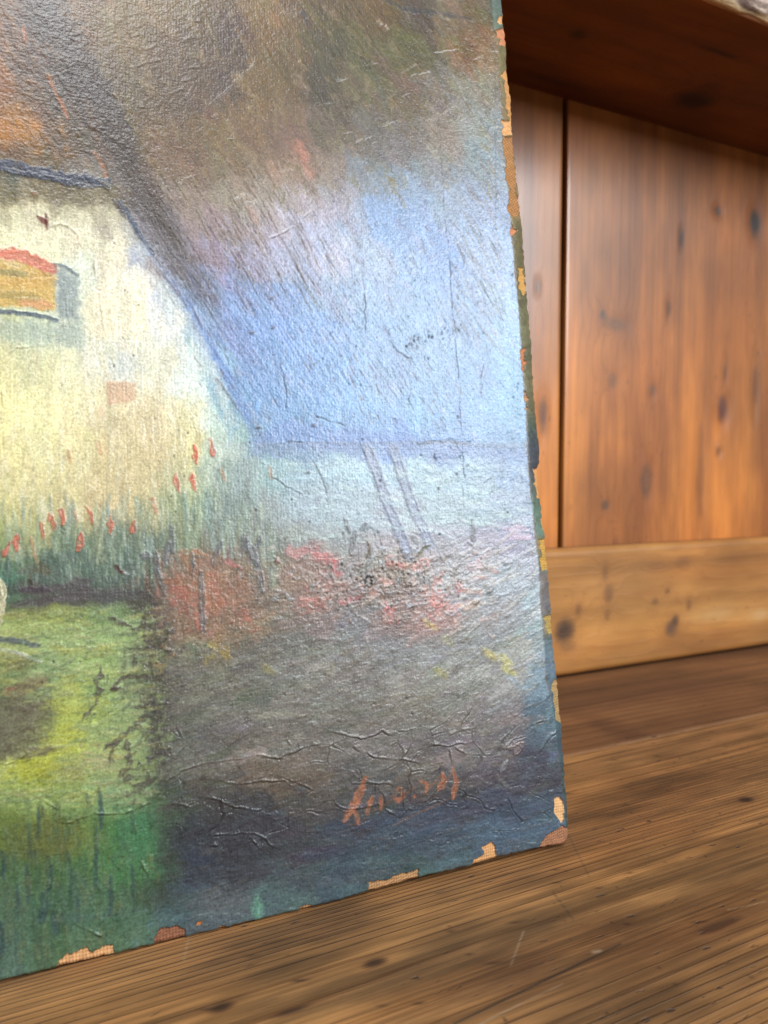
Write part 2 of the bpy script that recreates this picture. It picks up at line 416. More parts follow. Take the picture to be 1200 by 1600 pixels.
sb, tb = from_design(BOT[:, 0], BOT[:, 1]); tb = np.maximum(tb, 0.0)
T_TOPV = from_design(np.array([784.]), np.array([0.]), BEV)[1][0]
def edge_s(t):
    e = np.interp(t, to_, so)
    return e + 0.00035 * vnoise(t * 700, t * 0, 3) * (t > 0.01)
def edge_t(s): return np.maximum(np.interp(s, sb, tb) + 0.00022 * vnoise(s * 600, s * 0 + 4, 5), 0)

# ---------------------------------------------------------- the paint, laid down stroke by stroke
RX0, RY0, RW, RH = -80, -80, 1010, 1690
Y, X = np.mgrid[0:RH, 0:RW].astype(np.float32); X += RX0; Y += RY0
CP = """0,0,112,80,50 40,30,85,62,50 90,40,78,60,48 130,20,112,88,58 180,40,122,100,60 240,30,120,98,62 300,20,112,92,60 350,20,105,85,58 400,20,135,112,70 460,20,120,98,70 520,20,110,95,65 590,20,120,100,70 650,20,105,95,85 700,20,140,125,110 740,20,125,108,80 775,20,105,115,110
0,80,118,82,50 40,90,92,68,52 90,90,76,58,50 130,80,92,72,50 180,80,118,95,55 240,70,118,95,58 300,80,100,80,52 360,70,92,72,50 400,90,130,108,62 460,90,122,102,68 510,70,95,92,72 570,80,108,104,72 640,80,112,108,74 700,60,145,135,118 740,70,155,122,88 775,80,170,150,130
0,140,135,92,45 40,150,120,86,52 80,140,82,64,52 130,140,80,63,50 170,150,105,86,48 230,140,108,88,50 290,140,98,76,48 350,140,92,70,50 390,140,128,104,58 450,140,125,104,75 505,135,90,82,72 560,130,118,108,88 620,140,128,112,98 680,130,140,138,140 730,130,155,155,155 775,130,165,160,155
0,195,172,122,48 40,195,158,112,48 80,190,112,88,60 130,200,88,72,55 170,200,90,74,52 220,200,122,98,58 290,200,118,94,58 350,190,140,115,68 400,200,142,118,88 450,210,150,125,115 510,200,128,116,108 570,210,130,125,130 630,220,140,138,148 690,200,160,155,155 740,190,172,178,190 780,210,178,190,215
0,235,120,92,52 40,235,112,88,56 100,230,105,85,62 150,235,98,80,60 190,240,92,78,62 240,250,132,108,85 300,250,135,112,90 350,250,140,122,95 400,260,155,138,120 450,260,168,142,130 500,260,160,145,140 560,270,155,160,180 620,280,150,160,185 680,270,155,160,175 740,260,160,175,200 785,270,172,190,225
0,275,84,88,92 0,300,120,108,72 60,300,125,112,82 110,300,120,110,88 150,305,128,118,95 200,300,118,105,95 250,310,128,115,105 300,310,145,125,110 360,310,150,138,118 410,310,165,155,145 460,320,175,162,165 520,310,165,160,170 580,320,150,172,215 640,320,150,172,215 700,320,165,180,205 750,320,165,182,215 790,320,172,192,228
0,345,212,205,150 60,345,205,195,150 120,345,200,192,150 180,345,180,170,140 215,340,135,130,140 260,350,140,132,145 310,350,150,132,130 360,360,150,135,130 420,360,165,150,150 480,360,170,168,185 540,360,170,175,200 600,350,150,175,222 660,360,150,175,220 720,350,162,185,220 790,370,170,198,235
60,380,225,218,165 130,380,222,212,168 180,390,215,205,165 230,400,165,170,180 280,400,135,135,155 330,400,142,128,140 390,400,155,148,170 450,410,170,170,195 520,410,180,178,195 580,410,175,185,215 650,420,162,188,230 700,410,150,180,230 760,410,170,190,222 800,420,175,205,240
130,430,205,210,180 170,440,235,222,180 220,440,225,215,185 260,450,170,185,210 310,450,140,150,190 370,460,138,155,205 440,460,145,165,215 520,460,165,180,215 600,460,168,188,225 680,470,165,192,232 740,480,165,195,235 800,480,172,208,245
0,520,205,205,140 50,520,200,208,160 110,510,200,205,170 160,500,235,222,172 210,500,238,225,180 260,500,215,215,195 310,500,165,190,225 350,510,140,165,218 420,520,138,165,222 500,520,148,175,225 580,530,160,185,228 660,530,165,192,230 740,530,165,198,238 800,540,170,212,248
0,580,215,205,135 60,580,215,208,145 120,580,215,210,155 160,560,215,212,180 190,570,205,205,185 240,570,215,212,175 290,580,205,215,200 340,570,165,195,228 390,580,135,162,215 450,590,140,168,220 520,590,145,175,225 600,590,158,182,222 680,600,155,188,230 750,600,160,198,240 805,600,162,208,248
0,640,222,212,135 60,640,222,214,145 120,640,215,205,145 170,650,205,192,140 220,650,210,195,145 270,650,205,198,150 320,640,195,208,190 360,630,160,190,215 400,640,125,155,205 460,650,138,170,220 530,650,145,178,225 600,650,150,182,228 680,650,152,190,232 750,650,160,202,242 810,650,165,212,248
0,700,215,205,130 60,700,212,205,135 120,700,205,195,130 180,700,200,182,125 230,700,200,182,125 290,700,195,185,130 340,690,175,190,165 380,680,155,180,185 420,680,135,160,200 480,690,140,165,205 550,690,140,165,215 620,690,140,170,225 690,690,142,175,225 750,690,150,188,232 815,690,155,195,235
0,750,205,195,125 60,750,202,192,128 120,750,198,185,125 180,750,195,178,120 230,750,190,178,122 290,740,165,175,135 340,740,145,165,150 390,750,150,170,165 450,740,160,190,195 520,740,175,205,210 600,740,178,210,218 680,740,182,218,220 750,740,178,218,225 815,730,170,212,240
0,800,195,188,115 50,800,188,182,118 110,800,182,172,115 170,790,195,175,120 230,800,165,165,120 290,790,140,160,125 350,800,135,155,145 410,800,145,160,155 480,790,160,185,180 550,800,165,190,185 620,800,180,200,195 690,800,185,218,210 760,800,180,218,215 825,800,180,212,220
0,850,145,160,95 50,850,135,150,105 110,850,120,140,110 170,850,115,135,110 230,850,115,130,110 290,850,125,135,110 350,845,130,140,125 410,850,135,145,135 470,840,150,165,150 530,840,155,172,160 600,850,165,170,160 680,850,175,185,180 750,850,180,190,190 820,850,185,195,205
0,900,70,120,95 50,895,105,115,95 100,900,100,120,105 160,895,98,118,100 210,900,100,110,98 260,890,128,108,85 300,890,148,110,85 350,880,142,112,90 400,890,132,116,100 450,890,138,116,100 500,880,156,124,112 560,890,140,135,130 620,890,150,135,120 680,890,165,160,160 740,900,175,175,180 810,900,170,178,190
0,930,80,110,80 60,930,88,85,80 120,930,95,95,88 180,930,90,92,88 230,930,95,85,75 270,930,148,108,85 320,935,155,110,85 370,935,152,110,85 420,935,128,110,92 480,940,140,114,102 540,940,138,116,110 600,930,140,118,108 660,940,158,130,124 720,940,160,150,155 780,940,168,175,185 840,940,160,172,185
30,965,150,165,75 90,965,150,165,70 150,965,135,160,80 200,965,115,130,85 240,970,100,88,70 290,980,140,108,78 340,985,144,112,76 390,975,140,110,80 440,970,130,118,100 500,970,135,115,110 560,975,120,120,125 620,970,140,115,110 680,965,165,125,115 740,970,145,140,140 800,980,150,155,160 845,980,150,165,175
20,1010,150,155,75 90,1010,145,165,85 150,1010,140,165,80 200,1010,120,140,75 240,1020,98,88,68 290,1020,115,108,80 340,1020,112,100,75 400,1020,105,98,85 470,1010,108,105,95 540,1010,118,115,110 610,1010,118,118,118 680,1010,130,130,128 740,1020,130,130,128 800,1020,145,145,135 850,1020,135,150,165
20,1050,120,125,55 80,1050,130,155,85 150,1050,140,165,75 205,1050,125,140,85 240,1060,90,85,65 300,1060,95,90,75 360,1060,105,98,82 430,1060,105,102,90 500,1060,112,108,98 570,1060,110,105,98 640,1060,122,118,108 710,1060,130,128,118 780,1060,135,132,128 850,1060,100,125,140
10,1100,95,92,58 50,1100,105,98,65 100,1090,165,172,60 150,1100,140,165,70 210,1100,125,140,85 250,1110,85,82,68 320,1110,92,88,75 400,1110,102,98,85 480,1110,108,102,92 560,1110,105,98,88 640,1110,110,102,92 720,1110,112,105,98 790,1110,108,102,102 860,1110,65,90,105
10,1150,88,85,62 50,1150,120,125,60 110,1150,170,175,40 150,1150,150,165,65 210,1150,130,150,85 260,1160,88,88,72 330,1160,88,84,75 400,1170,98,90,78 480,1160,98,92,82 560,1160,100,92,84 640,1160,98,90,84 720,1160,98,90,88 790,1160,85,78,80 860,1160,62,78,92
10,1200,160,165,60 60,1200,170,172,25 110,1210,145,150,60 160,1200,140,155,80 220,1200,130,150,80 260,1200,85,85,75 330,1210,85,78,68 410,1220,92,82,70 490,1210,95,88,78 570,1220,82,78,75 650,1210,88,80,72 720,1220,80,72,72 790,1210,68,62,70 850,1200,58,58,70
10,1250,120,140,55 60,1250,130,150,65 120,1250,125,150,75 180,1250,110,140,80 230,1250,95,130,80 270,1250,75,85,72 330,1260,68,68,68 400,1260,62,62,66 480,1260,72,70,70 560,1260,66,66,68 640,1260,62,64,72 720,1250,58,58,70 790,1250,55,65,88 860,1260,62,82,108
10,1300,95,115,50 60,1310,100,110,48 110,1300,98,115,52 160,1300,80,120,70 210,1300,60,125,80 250,1310,62,88,72 310,1310,58,68,75 380,1310,58,60,68 450,1310,52,58,66 530,1310,55,65,80 610,1310,55,75,95 690,1300,58,78,105 760,1300,60,88,115 850,1300,62,92,118
10,1360,60,95,65 60,1360,65,98,65 120,1350,62,100,68 180,1360,58,108,72 230,1360,58,115,75 270,1360,58,78,70 320,1360,55,72,88 380,1360,55,65,75 450,1370,58,75,85 540,1360,58,85,98 620,1350,58,90,95 700,1330,60,92,100
10,1420,65,95,85 80,1430,55,88,80 150,1420,62,98,85 220,1430,65,100,90 280,1410,62,85,90 350,1410,80,90,95 430,1400,68,98,100
10,1490,68,98,100 80,1480,65,95,80 150,1470,70,105,90 250,1450,72,105,112 350,1440,75,95,105"""
CP = np.array([[float(v) for v in p.split(',')] for p in CP.split()])
# coarse Gaussian blend of the palette (some sheen mixed into its colours), evaluated on a 3-px lattice with a brushy warp
wx = X[::3, ::3]; wy = Y[::3, ::3]
wrx = wx + 26 * fbm(wx / 34, wy / 44, 200, 5, .65); wry = wy + 26 * fbm(wx / 34, wy / 34, 210, 5, .65)
num = np.zeros(wx.shape + (3,), np.float32); den = np.zeros(wx.shape, np.float32)
xc = np.clip(wrx, -5, 860); yc = np.clip(wry, -5, 1500)
for p in CP:
    w = np.exp(-(((xc - p[0]) / 20) ** 2 + ((yc - p[1]) / 19) ** 2).clip(0, 60)) + 1e-7 / (1 + ((xc - p[0]) ** 2 + (yc - p[1]) ** 2) / 2000)
    num += w[..., None] * p[2:].astype(np.float32); den += w
low = (num / den[..., None]) / 255
def upsample(a):
    yy = np.clip((Y - RY0) / 3, 0, a.shape[0] - 1.001); xx = np.clip((X - RX0) / 3, 0, a.shape[1] - 1.001)
    y0 = yy.astype(int); x0 = xx.astype(int); fy = (yy - y0)[..., None]; fx = (xx - x0)[..., None]
    return (a[y0, x0] * (1 - fx) + a[y0, x0 + 1] * fx) * (1 - fy) + (a[y0 + 1, x0] * (1 - fx) + a[y0 + 1, x0 + 1] * fx) * fy
IMG = upsample(low).astype(np.float32)
HGT = np.zeros(X.shape, np.float32)            # relief in millimetres
PART = np.zeros(X.shape, np.int16)             # which separate piece a spot belongs to

def win(x0, y0, x1, y1):
    a = max(0, int(x0 - RX0)); b = min(RW, int(x1 - RX0) + 1); c = max(0, int(y0 - RY0)); d = min(RH, int(y1 - RY0) + 1)
    return (slice(c, max(c, d)), slice(a, max(a, b)))
def blend(sl, k, c, h=0.0):
    IMG[sl] = IMG[sl] * (1 - k[..., None]) + np.asarray(c, np.float32) * k[..., None]
def stroke(pts, w, col, a=0.9, h=0.15, seed=1, rough=0.35, taper=0.5, part=0, bristle=0.5, soft=1.5):
    """one brush stroke along a polyline: colour, bristle ridges and thickness"""
    pts = np.array(pts, float); m = w * 1.5 + 6
    sl = win(pts[:, 0].min() - m, pts[:, 1].min() - m, pts[:, 0].max() + m, pts[:, 1].max() + m)
    x, y = X[sl], Y[sl]
    if x.size == 0: return
    x = x + rough * w * 0.5 * vnoise(x / 7, y / 7, seed); y = y + rough * w * 0.5 * vnoise(x / 7 + 50, y / 7, seed)
    seg = np.hypot(*(pts[1:] - pts[:-1]).T); cum = np.concatenate([[0], np.cumsum(seg)]); L = cum[-1]
    best = np.full(x.shape, 1e9, np.float32); pos = np.zeros(x.shape, np.float32); sd = np.zeros(x.shape, np.float32)
    for i in range(len(seg)):
        ex, ey = (pts[i + 1] - pts[i]) / max(seg[i], 1e-6)
        t = np.clip((x - pts[i, 0]) * ex + (y - pts[i, 1]) * ey, 0, seg[i])
        dx = x - pts[i, 0] - t * ex; dy = y - pts[i, 1] - t * ey; d = np.hypot(dx, dy)
        k = d < best; best = np.where(k, d, best); pos = np.where(k, cum[i] + t, pos); sd = np.where(k, dx * ey - dy * ex, sd)
    f = pos / max(L, 1e-6)
    hw = w * 0.5 * (1 - taper * np.abs(2 * f - 1) ** 3)
    mask = 1 - sstep(hw - soft, hw + soft, best)
    br = vnoise(sd / 1.6 + 31, pos / 24, seed + 1)
    k = np.clip(mask * a * (1 + bristle * 0.6 * br), 0, 1)
    c = np.array(col, float) / 255
    jit = (br * 0.045)[..., None]
    blend(sl, k, np.clip(c + jit, 0, 1))
    HGT[sl] += mask * h * (0.6 + 0.6 * br) + 0.3 * h * np.exp(-((best - hw) / 1.6) ** 2) * (mask > 0.02)
    if part: PART[sl][mask > 0.5] = part
def poly(pts, col, a=0.9, soft=3, seed=1, warp=4, h=0.0, part=0, wl=9):
    pts = np.array(pts, float); m = soft * 2 + warp + 4
    sl = win(pts[:, 0].min() - m, pts[:, 1].min() - m, pts[:, 0].max() + m, pts[:, 1].max() + m)
    x = X[sl] + warp * fbm(X[sl] / wl, Y[sl] / wl, seed, 3); y = Y[sl] + warp * fbm(X[sl] / wl + 40, Y[sl] / wl, seed, 3)
    ins = np.zeros(x.shape, bool); d = np.full(x.shape, 1e9)
    n = len(pts)
    for i in range(n):
        (x0, y0), (x1, y1) = pts[i], pts[(i + 1) % n]
        c = ((y0 > y) != (y1 > y)) & (x < (x1 - x0) * (y - y0) / ((y1 - y0) if y1 != y0 else 1e-9) + x0); ins ^= c
        ex, ey = x1 - x0, y1 - y0; L2 = ex * ex + ey * ey + 1e-9
        t = np.clip(((x - x0) * ex + (y - y0) * ey) / L2, 0, 1); d = np.minimum(d, np.hypot(x - x0 - t * ex, y - y0 - t * ey))
    sd = np.where(ins, d, -d); k = sstep(-soft, soft, sd)
    if col is not None: blend(sl, k * a, np.array(col, float) / 255)
    HGT[sl] += h * k
    if part: PART[sl][k > 0.5] = part
    return sl, k

# palette balance per region; the lower lifts put hazy sheen into the colour
lum_ = IMG.mean(-1)
bluish = sstep(.02, .14, IMG[..., 2] - IMG[..., 0]) * sstep(.5, .65, lum_)
IMG *= 1 + bluish[..., None] * np.array([-.07, -.02, -.045], np.float32)
topm = (1 - sstep(230, 330, Y)); IMG *= 1 - topm[..., None] * np.array([.20, .23, .30], np.float32) * sstep(-50, 200, Y + X * .2)[..., None]
lawnm = sstep(950, 985, Y) * (1 - sstep(1240, 1290, Y)) * (1 - sstep(215, 250, X)); IMG = IMG + lawnm[..., None] * np.array([.09, .12, .095], np.float32)
footm = sstep(1240, 1300, Y) * (1 - sstep(225, 265, X)); IMG = IMG + footm[..., None] * np.array([.045, .085, -.005], np.float32)
slate = sstep(1215, 1260, Y) * sstep(260, 300, X); IMG = IMG + slate[..., None] * np.array([.04, .035, .03], np.float32)
wallm = sstep(300, 350, Y) * (1 - sstep(790, 850, Y)) * (1 - bluish) * sstep(.55, .7, lum_)
IMG = IMG + wallm[..., None] * np.array([.05, .055, .085], np.float32)
bed = sstep(980, 1030, Y) * (1 - sstep(1180, 1260, Y)) * sstep(235, 275, X)
IMG = IMG + bed[..., None] * np.array([.03, .04, .05], np.float32)
IMG *= 1 - (sstep(520, 820, X) * sstep(230, 300, Y) * (1 - sstep(840, 920, Y)))[..., None] * np.array([.09, .13, .10], np.float32)
IMG = IMG + (bed * .055)[..., None]
IMG = IMG + (sstep(560, 640, Y) * (1 - sstep(790, 850, Y)) * (1 - sstep(280, 340, X)))[..., None] * np.array([.06, .045, .02], np.float32)
bushm = sstep(850, 880, Y) * (1 - sstep(985, 1020, Y)) * sstep(235, 270, X); IMG = IMG + bushm[..., None] * np.array([.03, .035, .04], np.float32)
IMG *= 1 + (sstep(690, 730, Y) * (1 - sstep(850, 890, Y)) * sstep(400, 480, X))[..., None] * np.array([.0, -.035, .05], np.float32)
# direction of the brushwork in each region (radians, image sense)
def direction(x, y):
    if y < 620 and x > 180 + max(0, (y - 320)) * 0.62: return math.radians(58)
    if y < 260: return math.radians(62 if x < 200 else 58)
    if y < 860 and x < 420: return math.radians(88)
    if y < 870: return math.radians(80 if y < 700 else 4)
    if x > 640 and y < 1120: return math.radians(-34)
    if x < 230 and y < 1280: return math.radians(-6)
    if x < 250: return math.radians(86)
    if y < 1000: return math.radians(-20)
    if y < 1230: return math.radians(-16)
    return math.radians(-12)
R = np.random.default_rng(11)
for i in range(8500):
    x = R.uniform(-60, 890); y = R.uniform(-60, 1530)
    th = direction(x, y) + R.normal(0, 0.16); big = R.random() < 0.3
    L = R.uniform(30, 80) if big else R.uniform(12, 34); w = R.uniform(9, 22) if big else R.uniform(4, 9)
    ix, iy = int(np.clip(x - RX0, 0, RW - 1)), int(np.clip(y - RY0, 0, RH - 1))
    c0 = IMG[iy, ix] * 255; lum = c0.mean()
    wall = (y < 850 and x < 200 + max(0, y - 330) * .5 and y > 330)
    sky = (250 < y < 860 and x > 420)
    amp = 5 if (wall or sky) else 9
    c = c0 * (1 + R.normal(0, 0.035 if (wall or sky) else 0.07)) + R.normal(0, amp * .35, 3)
    dx, dy = math.cos(th) * L / 2, math.sin(th) * L / 2; cv = R.normal(0, 0.12)
    stroke([(x - dx, y - dy), (x + cv * dy, y - cv * dx), (x + dx, y + dy)], w, c, a=0.50, h=R.uniform(0.006, 0.026) * (0.6 if sky or wall else 1),
           seed=int(i % 50) + 300, rough=0.5, taper=.6, soft=2.2)
def S(*a, **k):
    S.n += 1; stroke(*a, seed=S.n % 199 + 400, **k)
S.n = 0

# --- dark roof sweep and roof lights
for p in [[(52,0),(95,70),(140,140),(180,205),(205,250)], [(75,20),(120,110),(165,180),(200,245)]]: S(p, 56, (58, 44, 36), a=.80, h=.05, soft=9)
S([(150,235),(200,285),(235,335),(275,400),(330,470)], 48, (92, 80, 78), a=.58, h=.04, soft=15)
for p in [[(35,40),(38,58),(42,72)], [(76,118),(84,140),(96,160),(106,185)], [(146,236),(158,252),(168,282)]]: S(p, 7, (168, 104, 58), a=.75, h=.08)
S([(90,136),(96,150)], 5, (60, 76, 76), a=.8)
poly([(-10,165),(40,172),(62,200),(60,230),(-10,238)], (190,132,48), .55, 16, 3, 22, wl=20)
poly([(-10,90),(14,90),(20,150),(-10,170)], (150,96,50), .4, 8, 4, 9)
poly([(330,10),(372,25),(388,70),(385,110),(345,145),(330,160),(345,100)], (70,50,42), .70, 6, 5, 7)
poly([(255,40),(330,20),(345,90),(330,150),(285,190),(215,195),(210,110)], (86,64,40), .50, 12, 6, 9)
for p in [[(0,256),(60,268),(110,279),(168,288)]]: S(p, 19, (66,71,90), a=.92, h=.16, taper=.25, soft=2.5, rough=.5)
S([(-10,262),(60,276),(120,287)], 8, (50,56,76), a=.7, h=.1)
S([(0,290),(60,300),(130,306),(178,310)], 26, (124,112,78), a=.6, h=.04, soft=6)
poly([(100,248),(150,245),(165,270),(150,280),(100,272)], (128,122,120), .55, 5, 8, 8, h=.05)
# wall top, wall edge
poly([(-10,318),(90,318),(178,316),(195,345),(232,400),(285,490),(330,570),(372,640),(390,700),(-10,720)], None, 0, 6, 12, 8)
poly([(-10,322),(90,322),(175,322),(190,350),(120,352),(-10,352)], (200,194,150), .45, 8, 13, 8)
S([(186,314),(204,342),(222,375),(240,398)], 9, (78,90,112), a=.85, h=.14)
S([(176,312),(196,340)], 5, (70,62,66), a=.7, h=.08)
for p, w, c in [([(222,385),(262,440),(300,492),(335,555),(372,622),(392,668)], 20, (112,140,196)),
                ([(232,398),(268,446),(306,500),(340,556)], 8, (100,124,178)), ([(330,545),(360,600),(384,650)], 12, (104,134,198))]:
    S(p, w, c, a=.45, h=.04, soft=6)
S([(196,352),(232,410),(272,470),(305,530),(340,600),(362,660)], 22, (214,216,204), a=.5, h=.05, soft=7)
for p in [[(248,420),(280,462)], [(300,480),(316,510)], [(276,452),(292,480)], [(338,590),(372,640)]]: S(p, 3, (110,92,98), a=.6, h=.08)
# little window
poly([(-10,404),(0,404),(40,410),(88,432),(86,488),(40,480),(-10,476)], (226,182,88), .95, 3.5, 15, 5, h=.03)
for a_, b_, c_ in [((0,440),(84,442),(224,172,80)), ((30,470),(82,478),(236,160,110)), ((0,460),(60,466),(170,150,80)), ((50,430),(84,436),(214,168,84)), ((0,425),(40,428),(150,140,84))]:
    S([a_, b_], 14, c_, a=.6, h=.06, soft=3)
S([(-10,396),(20,397),(50,406),(82,422)], 19, (228,116,84), a=.90, h=.14, taper=.2, soft=3)
S([(6,412),(36,416)], 8, (228,206,150), a=.6, h=.06)
S([(84,412),(100,416),(122,430)], 5, (92,104,118), a=.8, h=.1)
poly([(87,414),(122,432),(124,505),(94,498),(87,470)], (130,146,152), .62, 7, 16, 8)
poly([(94,430),(108,436),(106,496),(92,490)], (150,160,156), .45, 4, 18, 5)
S([(-10,486),(30,489),(70,495),(90,500)], 7, (84,100,116), a=.9, h=.12, taper=.2)
poly([(-10,496),(90,505),(128,500),(134,545),(60,540),(-10,530)], (160,178,166), .55, 10, 17, 10)
S([(60,338),(68,346),(76,352)], 8, (128,60,46), a=.85, h=.15); S([(72,334),(74,358)], 4, (120,58,46), a=.7)
S([(50,300),(58,306)], 5, (140,90,60), a=.6)
# pink brick patch and soft ochre lower wall
poly([(165,594),(211,598),(212,626),(168,632)], (222,180,142), .85, 3, 19, 3, h=.02)
S([(160,632),(158,660)], 8, (232,190,160), a=.45, soft=4)
poly([(160,650),(250,640),(300,700),(290,760),(170,770)], (212,194,142), .4, 14, 20, 12)
poly([(165,560),(210,552),(225,580),(170,585)], (206,212,206), .6, 8, 21, 6)
# pinkish/brown glazes in the sky
for x, y, c, w in [(470,235,(190,132,112),16),(480,262,(186,134,116),15),(430,270,(170,140,120),20),(240,420,(150,128,126),14),(430,30,(150,110,78),10),(395,335,(180,140,120),10)]:
    S([(x-8,y-14),(x+8,y+14)], w, c, a=.55, h=.05, soft=5)
for x, y in [(655,64),(628,50),(720,68),(600,75)]: S([(x-14,y-10),(x+14,y+16)], 15, (106,108,70), a=.4, h=.04, soft=5)
for pts in [[(600,0),(640,14),(690,22),(735,30)], [(472,18),(486,44)]]: S(pts, 7, (66,66,72), a=.55, h=.08, rough=1.0)
for i in range(230):   # dark dry-brush lines falling through the haze to the right of the roof
    x = R.uniform(180, 460); y = R.uniform(190, 440); x += (y - 190) * .25
    L = R.uniform(12, 60); th = math.radians(R.uniform(52, 66))
    S([(x, y), (x + L * math.cos(th), y + L * math.sin(th))], R.uniform(1.0, 2.4), (104, 84, 68), a=.42, h=.05, soft=1, rough=1.2)
for i in range(110):
    x = R.uniform(700, 775); y = R.uniform(120, 520); L = R.uniform(25, 60); th = math.radians(R.uniform(54, 68))
    S([(x, y), (min(x + L * math.cos(th), 790), y + L * math.sin(th))], R.uniform(1.5, 3), (132, 128, 130), a=.45, h=.06, soft=1)
for i in range(150):
    x = R.uniform(300, 720); y = R.uniform(330, 660); L = R.uniform(6, 22); th = math.radians(R.uniform(52, 70))
    S([(x, y), (x + L * math.cos(th), y + L * math.sin(th))], R.uniform(1.6, 3), (118, 112, 122), a=.5, h=-.05, soft=1)
for i in range(16):   # pale dashes scattered over the brown
    x = R.uniform(180, 760); y = R.uniform(40, 320); L = R.uniform(8, 26); th = math.radians(R.uniform(-38, -4))
    S([(x, y), (x + L * math.cos(th), y + L * math.sin(th))], R.uniform(2, 3.5), (172, 160, 146), a=.35, h=.16, soft=1)
# horizon: blue ground shadow, tree line, two pale posts
poly([(440,655),(560,672),(700,690),(826,704),(828,722),(700,708),(560,700),(470,705),(400,690)], (124,150,204), .5, 7, 23, 6)
S([(452,690),(540,694),(640,690),(760,696),(826,700)], 4, (104,116,140), a=.28, h=.03, rough=1)
S([(650,694),(700,688),(735,692)], 5, (86,94,112), a=.6, h=-.08, rough=1.2)
for p in [[(574,702),(588,738),(606,790),(624,832),(640,872)], [(614,700),(630,750),(648,800),(672,850)]]:
    S(p, 17, (150,164,194), a=.8, h=.08, taper=.2, soft=2)
    S([(a - 6, b) for a, b in p], 3, (112,118,138), a=.7, h=.08, taper=.2)
    S([(a + 7, b) for a, b in p], 2.5, (118,124,142), a=.6, h=.06, taper=.2)
# the tall plants by the wall: cool vertical dabs
for i in range(230):
    x = R.uniform(0, 430); y = R.uniform(790, 905) - max(0, 60 - abs(x - 325)) * 1.1
    c = [(144,166,146), (160,176,140), (130,152,140), (176,190,150), (150,176,170)][R.integers(5)]
    S([(x, y + R.uniform(10, 26)), (x + R.normal(0, 3), y - R.uniform(6, 24))], R.uniform(3, 7), c, a=.42, h=.05, soft=2)
for i in range(60):
    x = R.uniform(0, 240); y = R.uniform(868, 915)
    S([(x, y + 14), (x + R.normal(0, 3), y - 16)], R.uniform(3, 6), (92,116,104), a=.5, h=.05)
for p in [[(40,926),(90,918),(150,925)], [(70,938),(150,930),(230,928)], [(20,945),(80,940)], [(108,912),(140,908)]]: S(p, 14, (92,84,86), a=.7, h=.06, soft=4)
S([(30,922),(54,921),(78,922)], 8, (84,70,78), a=.9, h=.12); S([(45,905),(52,915)], 7, (70,60,44), a=.7, h=.1)
poly([(50,890),(66,875),(82,892),(70,900)], (98,92,66), .7, 4, 31, 4)
# scarlet spikes of flowers, each a thick dab
PID = [0]; NAMES = {}
def newpart(nm, label=None):
    PID[0] += 1; NAMES[PID[0]] = (nm, label); return PID[0]
dabs = [(10,860,-14,19,9),(26,848,8,26,9),(67,827,20,22,7),(82,814,18,24,8),(97,807,14,24,7),(141,806,24,26,9),(173,820,2,26,8),(208,822,-10,20,8),(127,845,-12,24,9),(275,755,14,26,8),(302,753,12,26,7),(305,708,14,28,8),(332,699,12,24,7),(241,790,16,26,7)]
for (x, y, dx, L, w) in dabs:
    th = math.radians(90 - dx); p = newpart('flower_spike')
    S([(x - math.cos(th) * L / 2, y - L / 2), (x, y), (x + math.cos(th) * L / 2, y + L / 2)], w, (206,104,76), a=.80, h=.26, part=p, rough=.9, soft=1.6, bristle=.9)
for (x, y) in [(50,848),(55,870),(348,742),(118,805),(422,738),(155,700),(108,712)]: S([(x - 2, y - 10), (x + 3, y + 10)], 6, (206,140,96), a=.5, h=.08)
# red bush and pink flower bed
poly([(262,872),(300,858),(332,864),(350,905),(392,900),(394,975),(352,990),(340,1005),(322,985),(262,1000),(245,960),(250,905)], (158,112,84), .32, 12, 33, 16, h=.03)
for (x, y, dx, dy, w, c) in [(285,930,10,16,24,(196,104,86)),(275,905,12,-8,16,(184,108,76)),(340,925,6,22,22,(192,116,96)),(380,960,6,16,20,(196,110,92)),(320,985,6,10,13,(188,92,72)),(300,870,20,-2,14,(178,120,84)),(360,880,10,6,12,(206,112,112)),(345,1008,8,12,16,(170,134,60)),(330,940,8,14,18,(190,120,84)),
     (470,862,24,4,13,(214,132,128)),(505,872,14,10,16,(222,122,122)),(523,885,3,12,13,(222,100,106)),(520,915,14,-2,11,(210,140,130)),(495,935,16,6,20,(208,120,106)),(480,950,20,4,14,(196,124,110)),(550,937,16,-5,9,(212,92,100)),(608,958,4,10,15,(224,122,122)),(620,880,10,6,12,(218,130,124)),(655,885,14,-8,13,(226,150,142)),
     (682,925,4,16,22,(232,150,140)),(675,955,4,14,20,(222,138,130)),(705,950,14,6,14,(232,158,148)),(738,945,20,-3,8,(232,186,150)),(715,915,4,8,10,(214,120,118)),(750,885,10,-14,22,(214,176,182)),(810,835,12,-10,22,(212,184,206)),(740,925,12,4,10,(224,166,150)),(580,925,18,10,12,(206,150,130)),(600,905,14,6,9,(226,160,150))]:
    S([(x - dx, y - dy), (x, y), (x + dx, y + dy)], w, c, a=.60, h=.09, rough=1.3, soft=3)
for i in range(230):   # busy small strokes and ridges round the bed
    x = R.normal(610, 95); y = R.normal(920, 34); th = R.uniform(0, 6.28); L = R.uniform(6, 20)
    if not (430 < x < 846): continue
    c = [(198,182,164), (124,116,112), (168,160,158), (150,168,186), (110,100,92), (208,170,150), (176,186,198)][R.integers(7)]
    S([(x, y), (x + L * math.cos(th) * .5, y + L * math.sin(th) * .5 + 2), (x + L * math.cos(th), y + L * math.sin(th) * .6)], R.uniform(2, 4), c, a=.6, h=.16, soft=1)
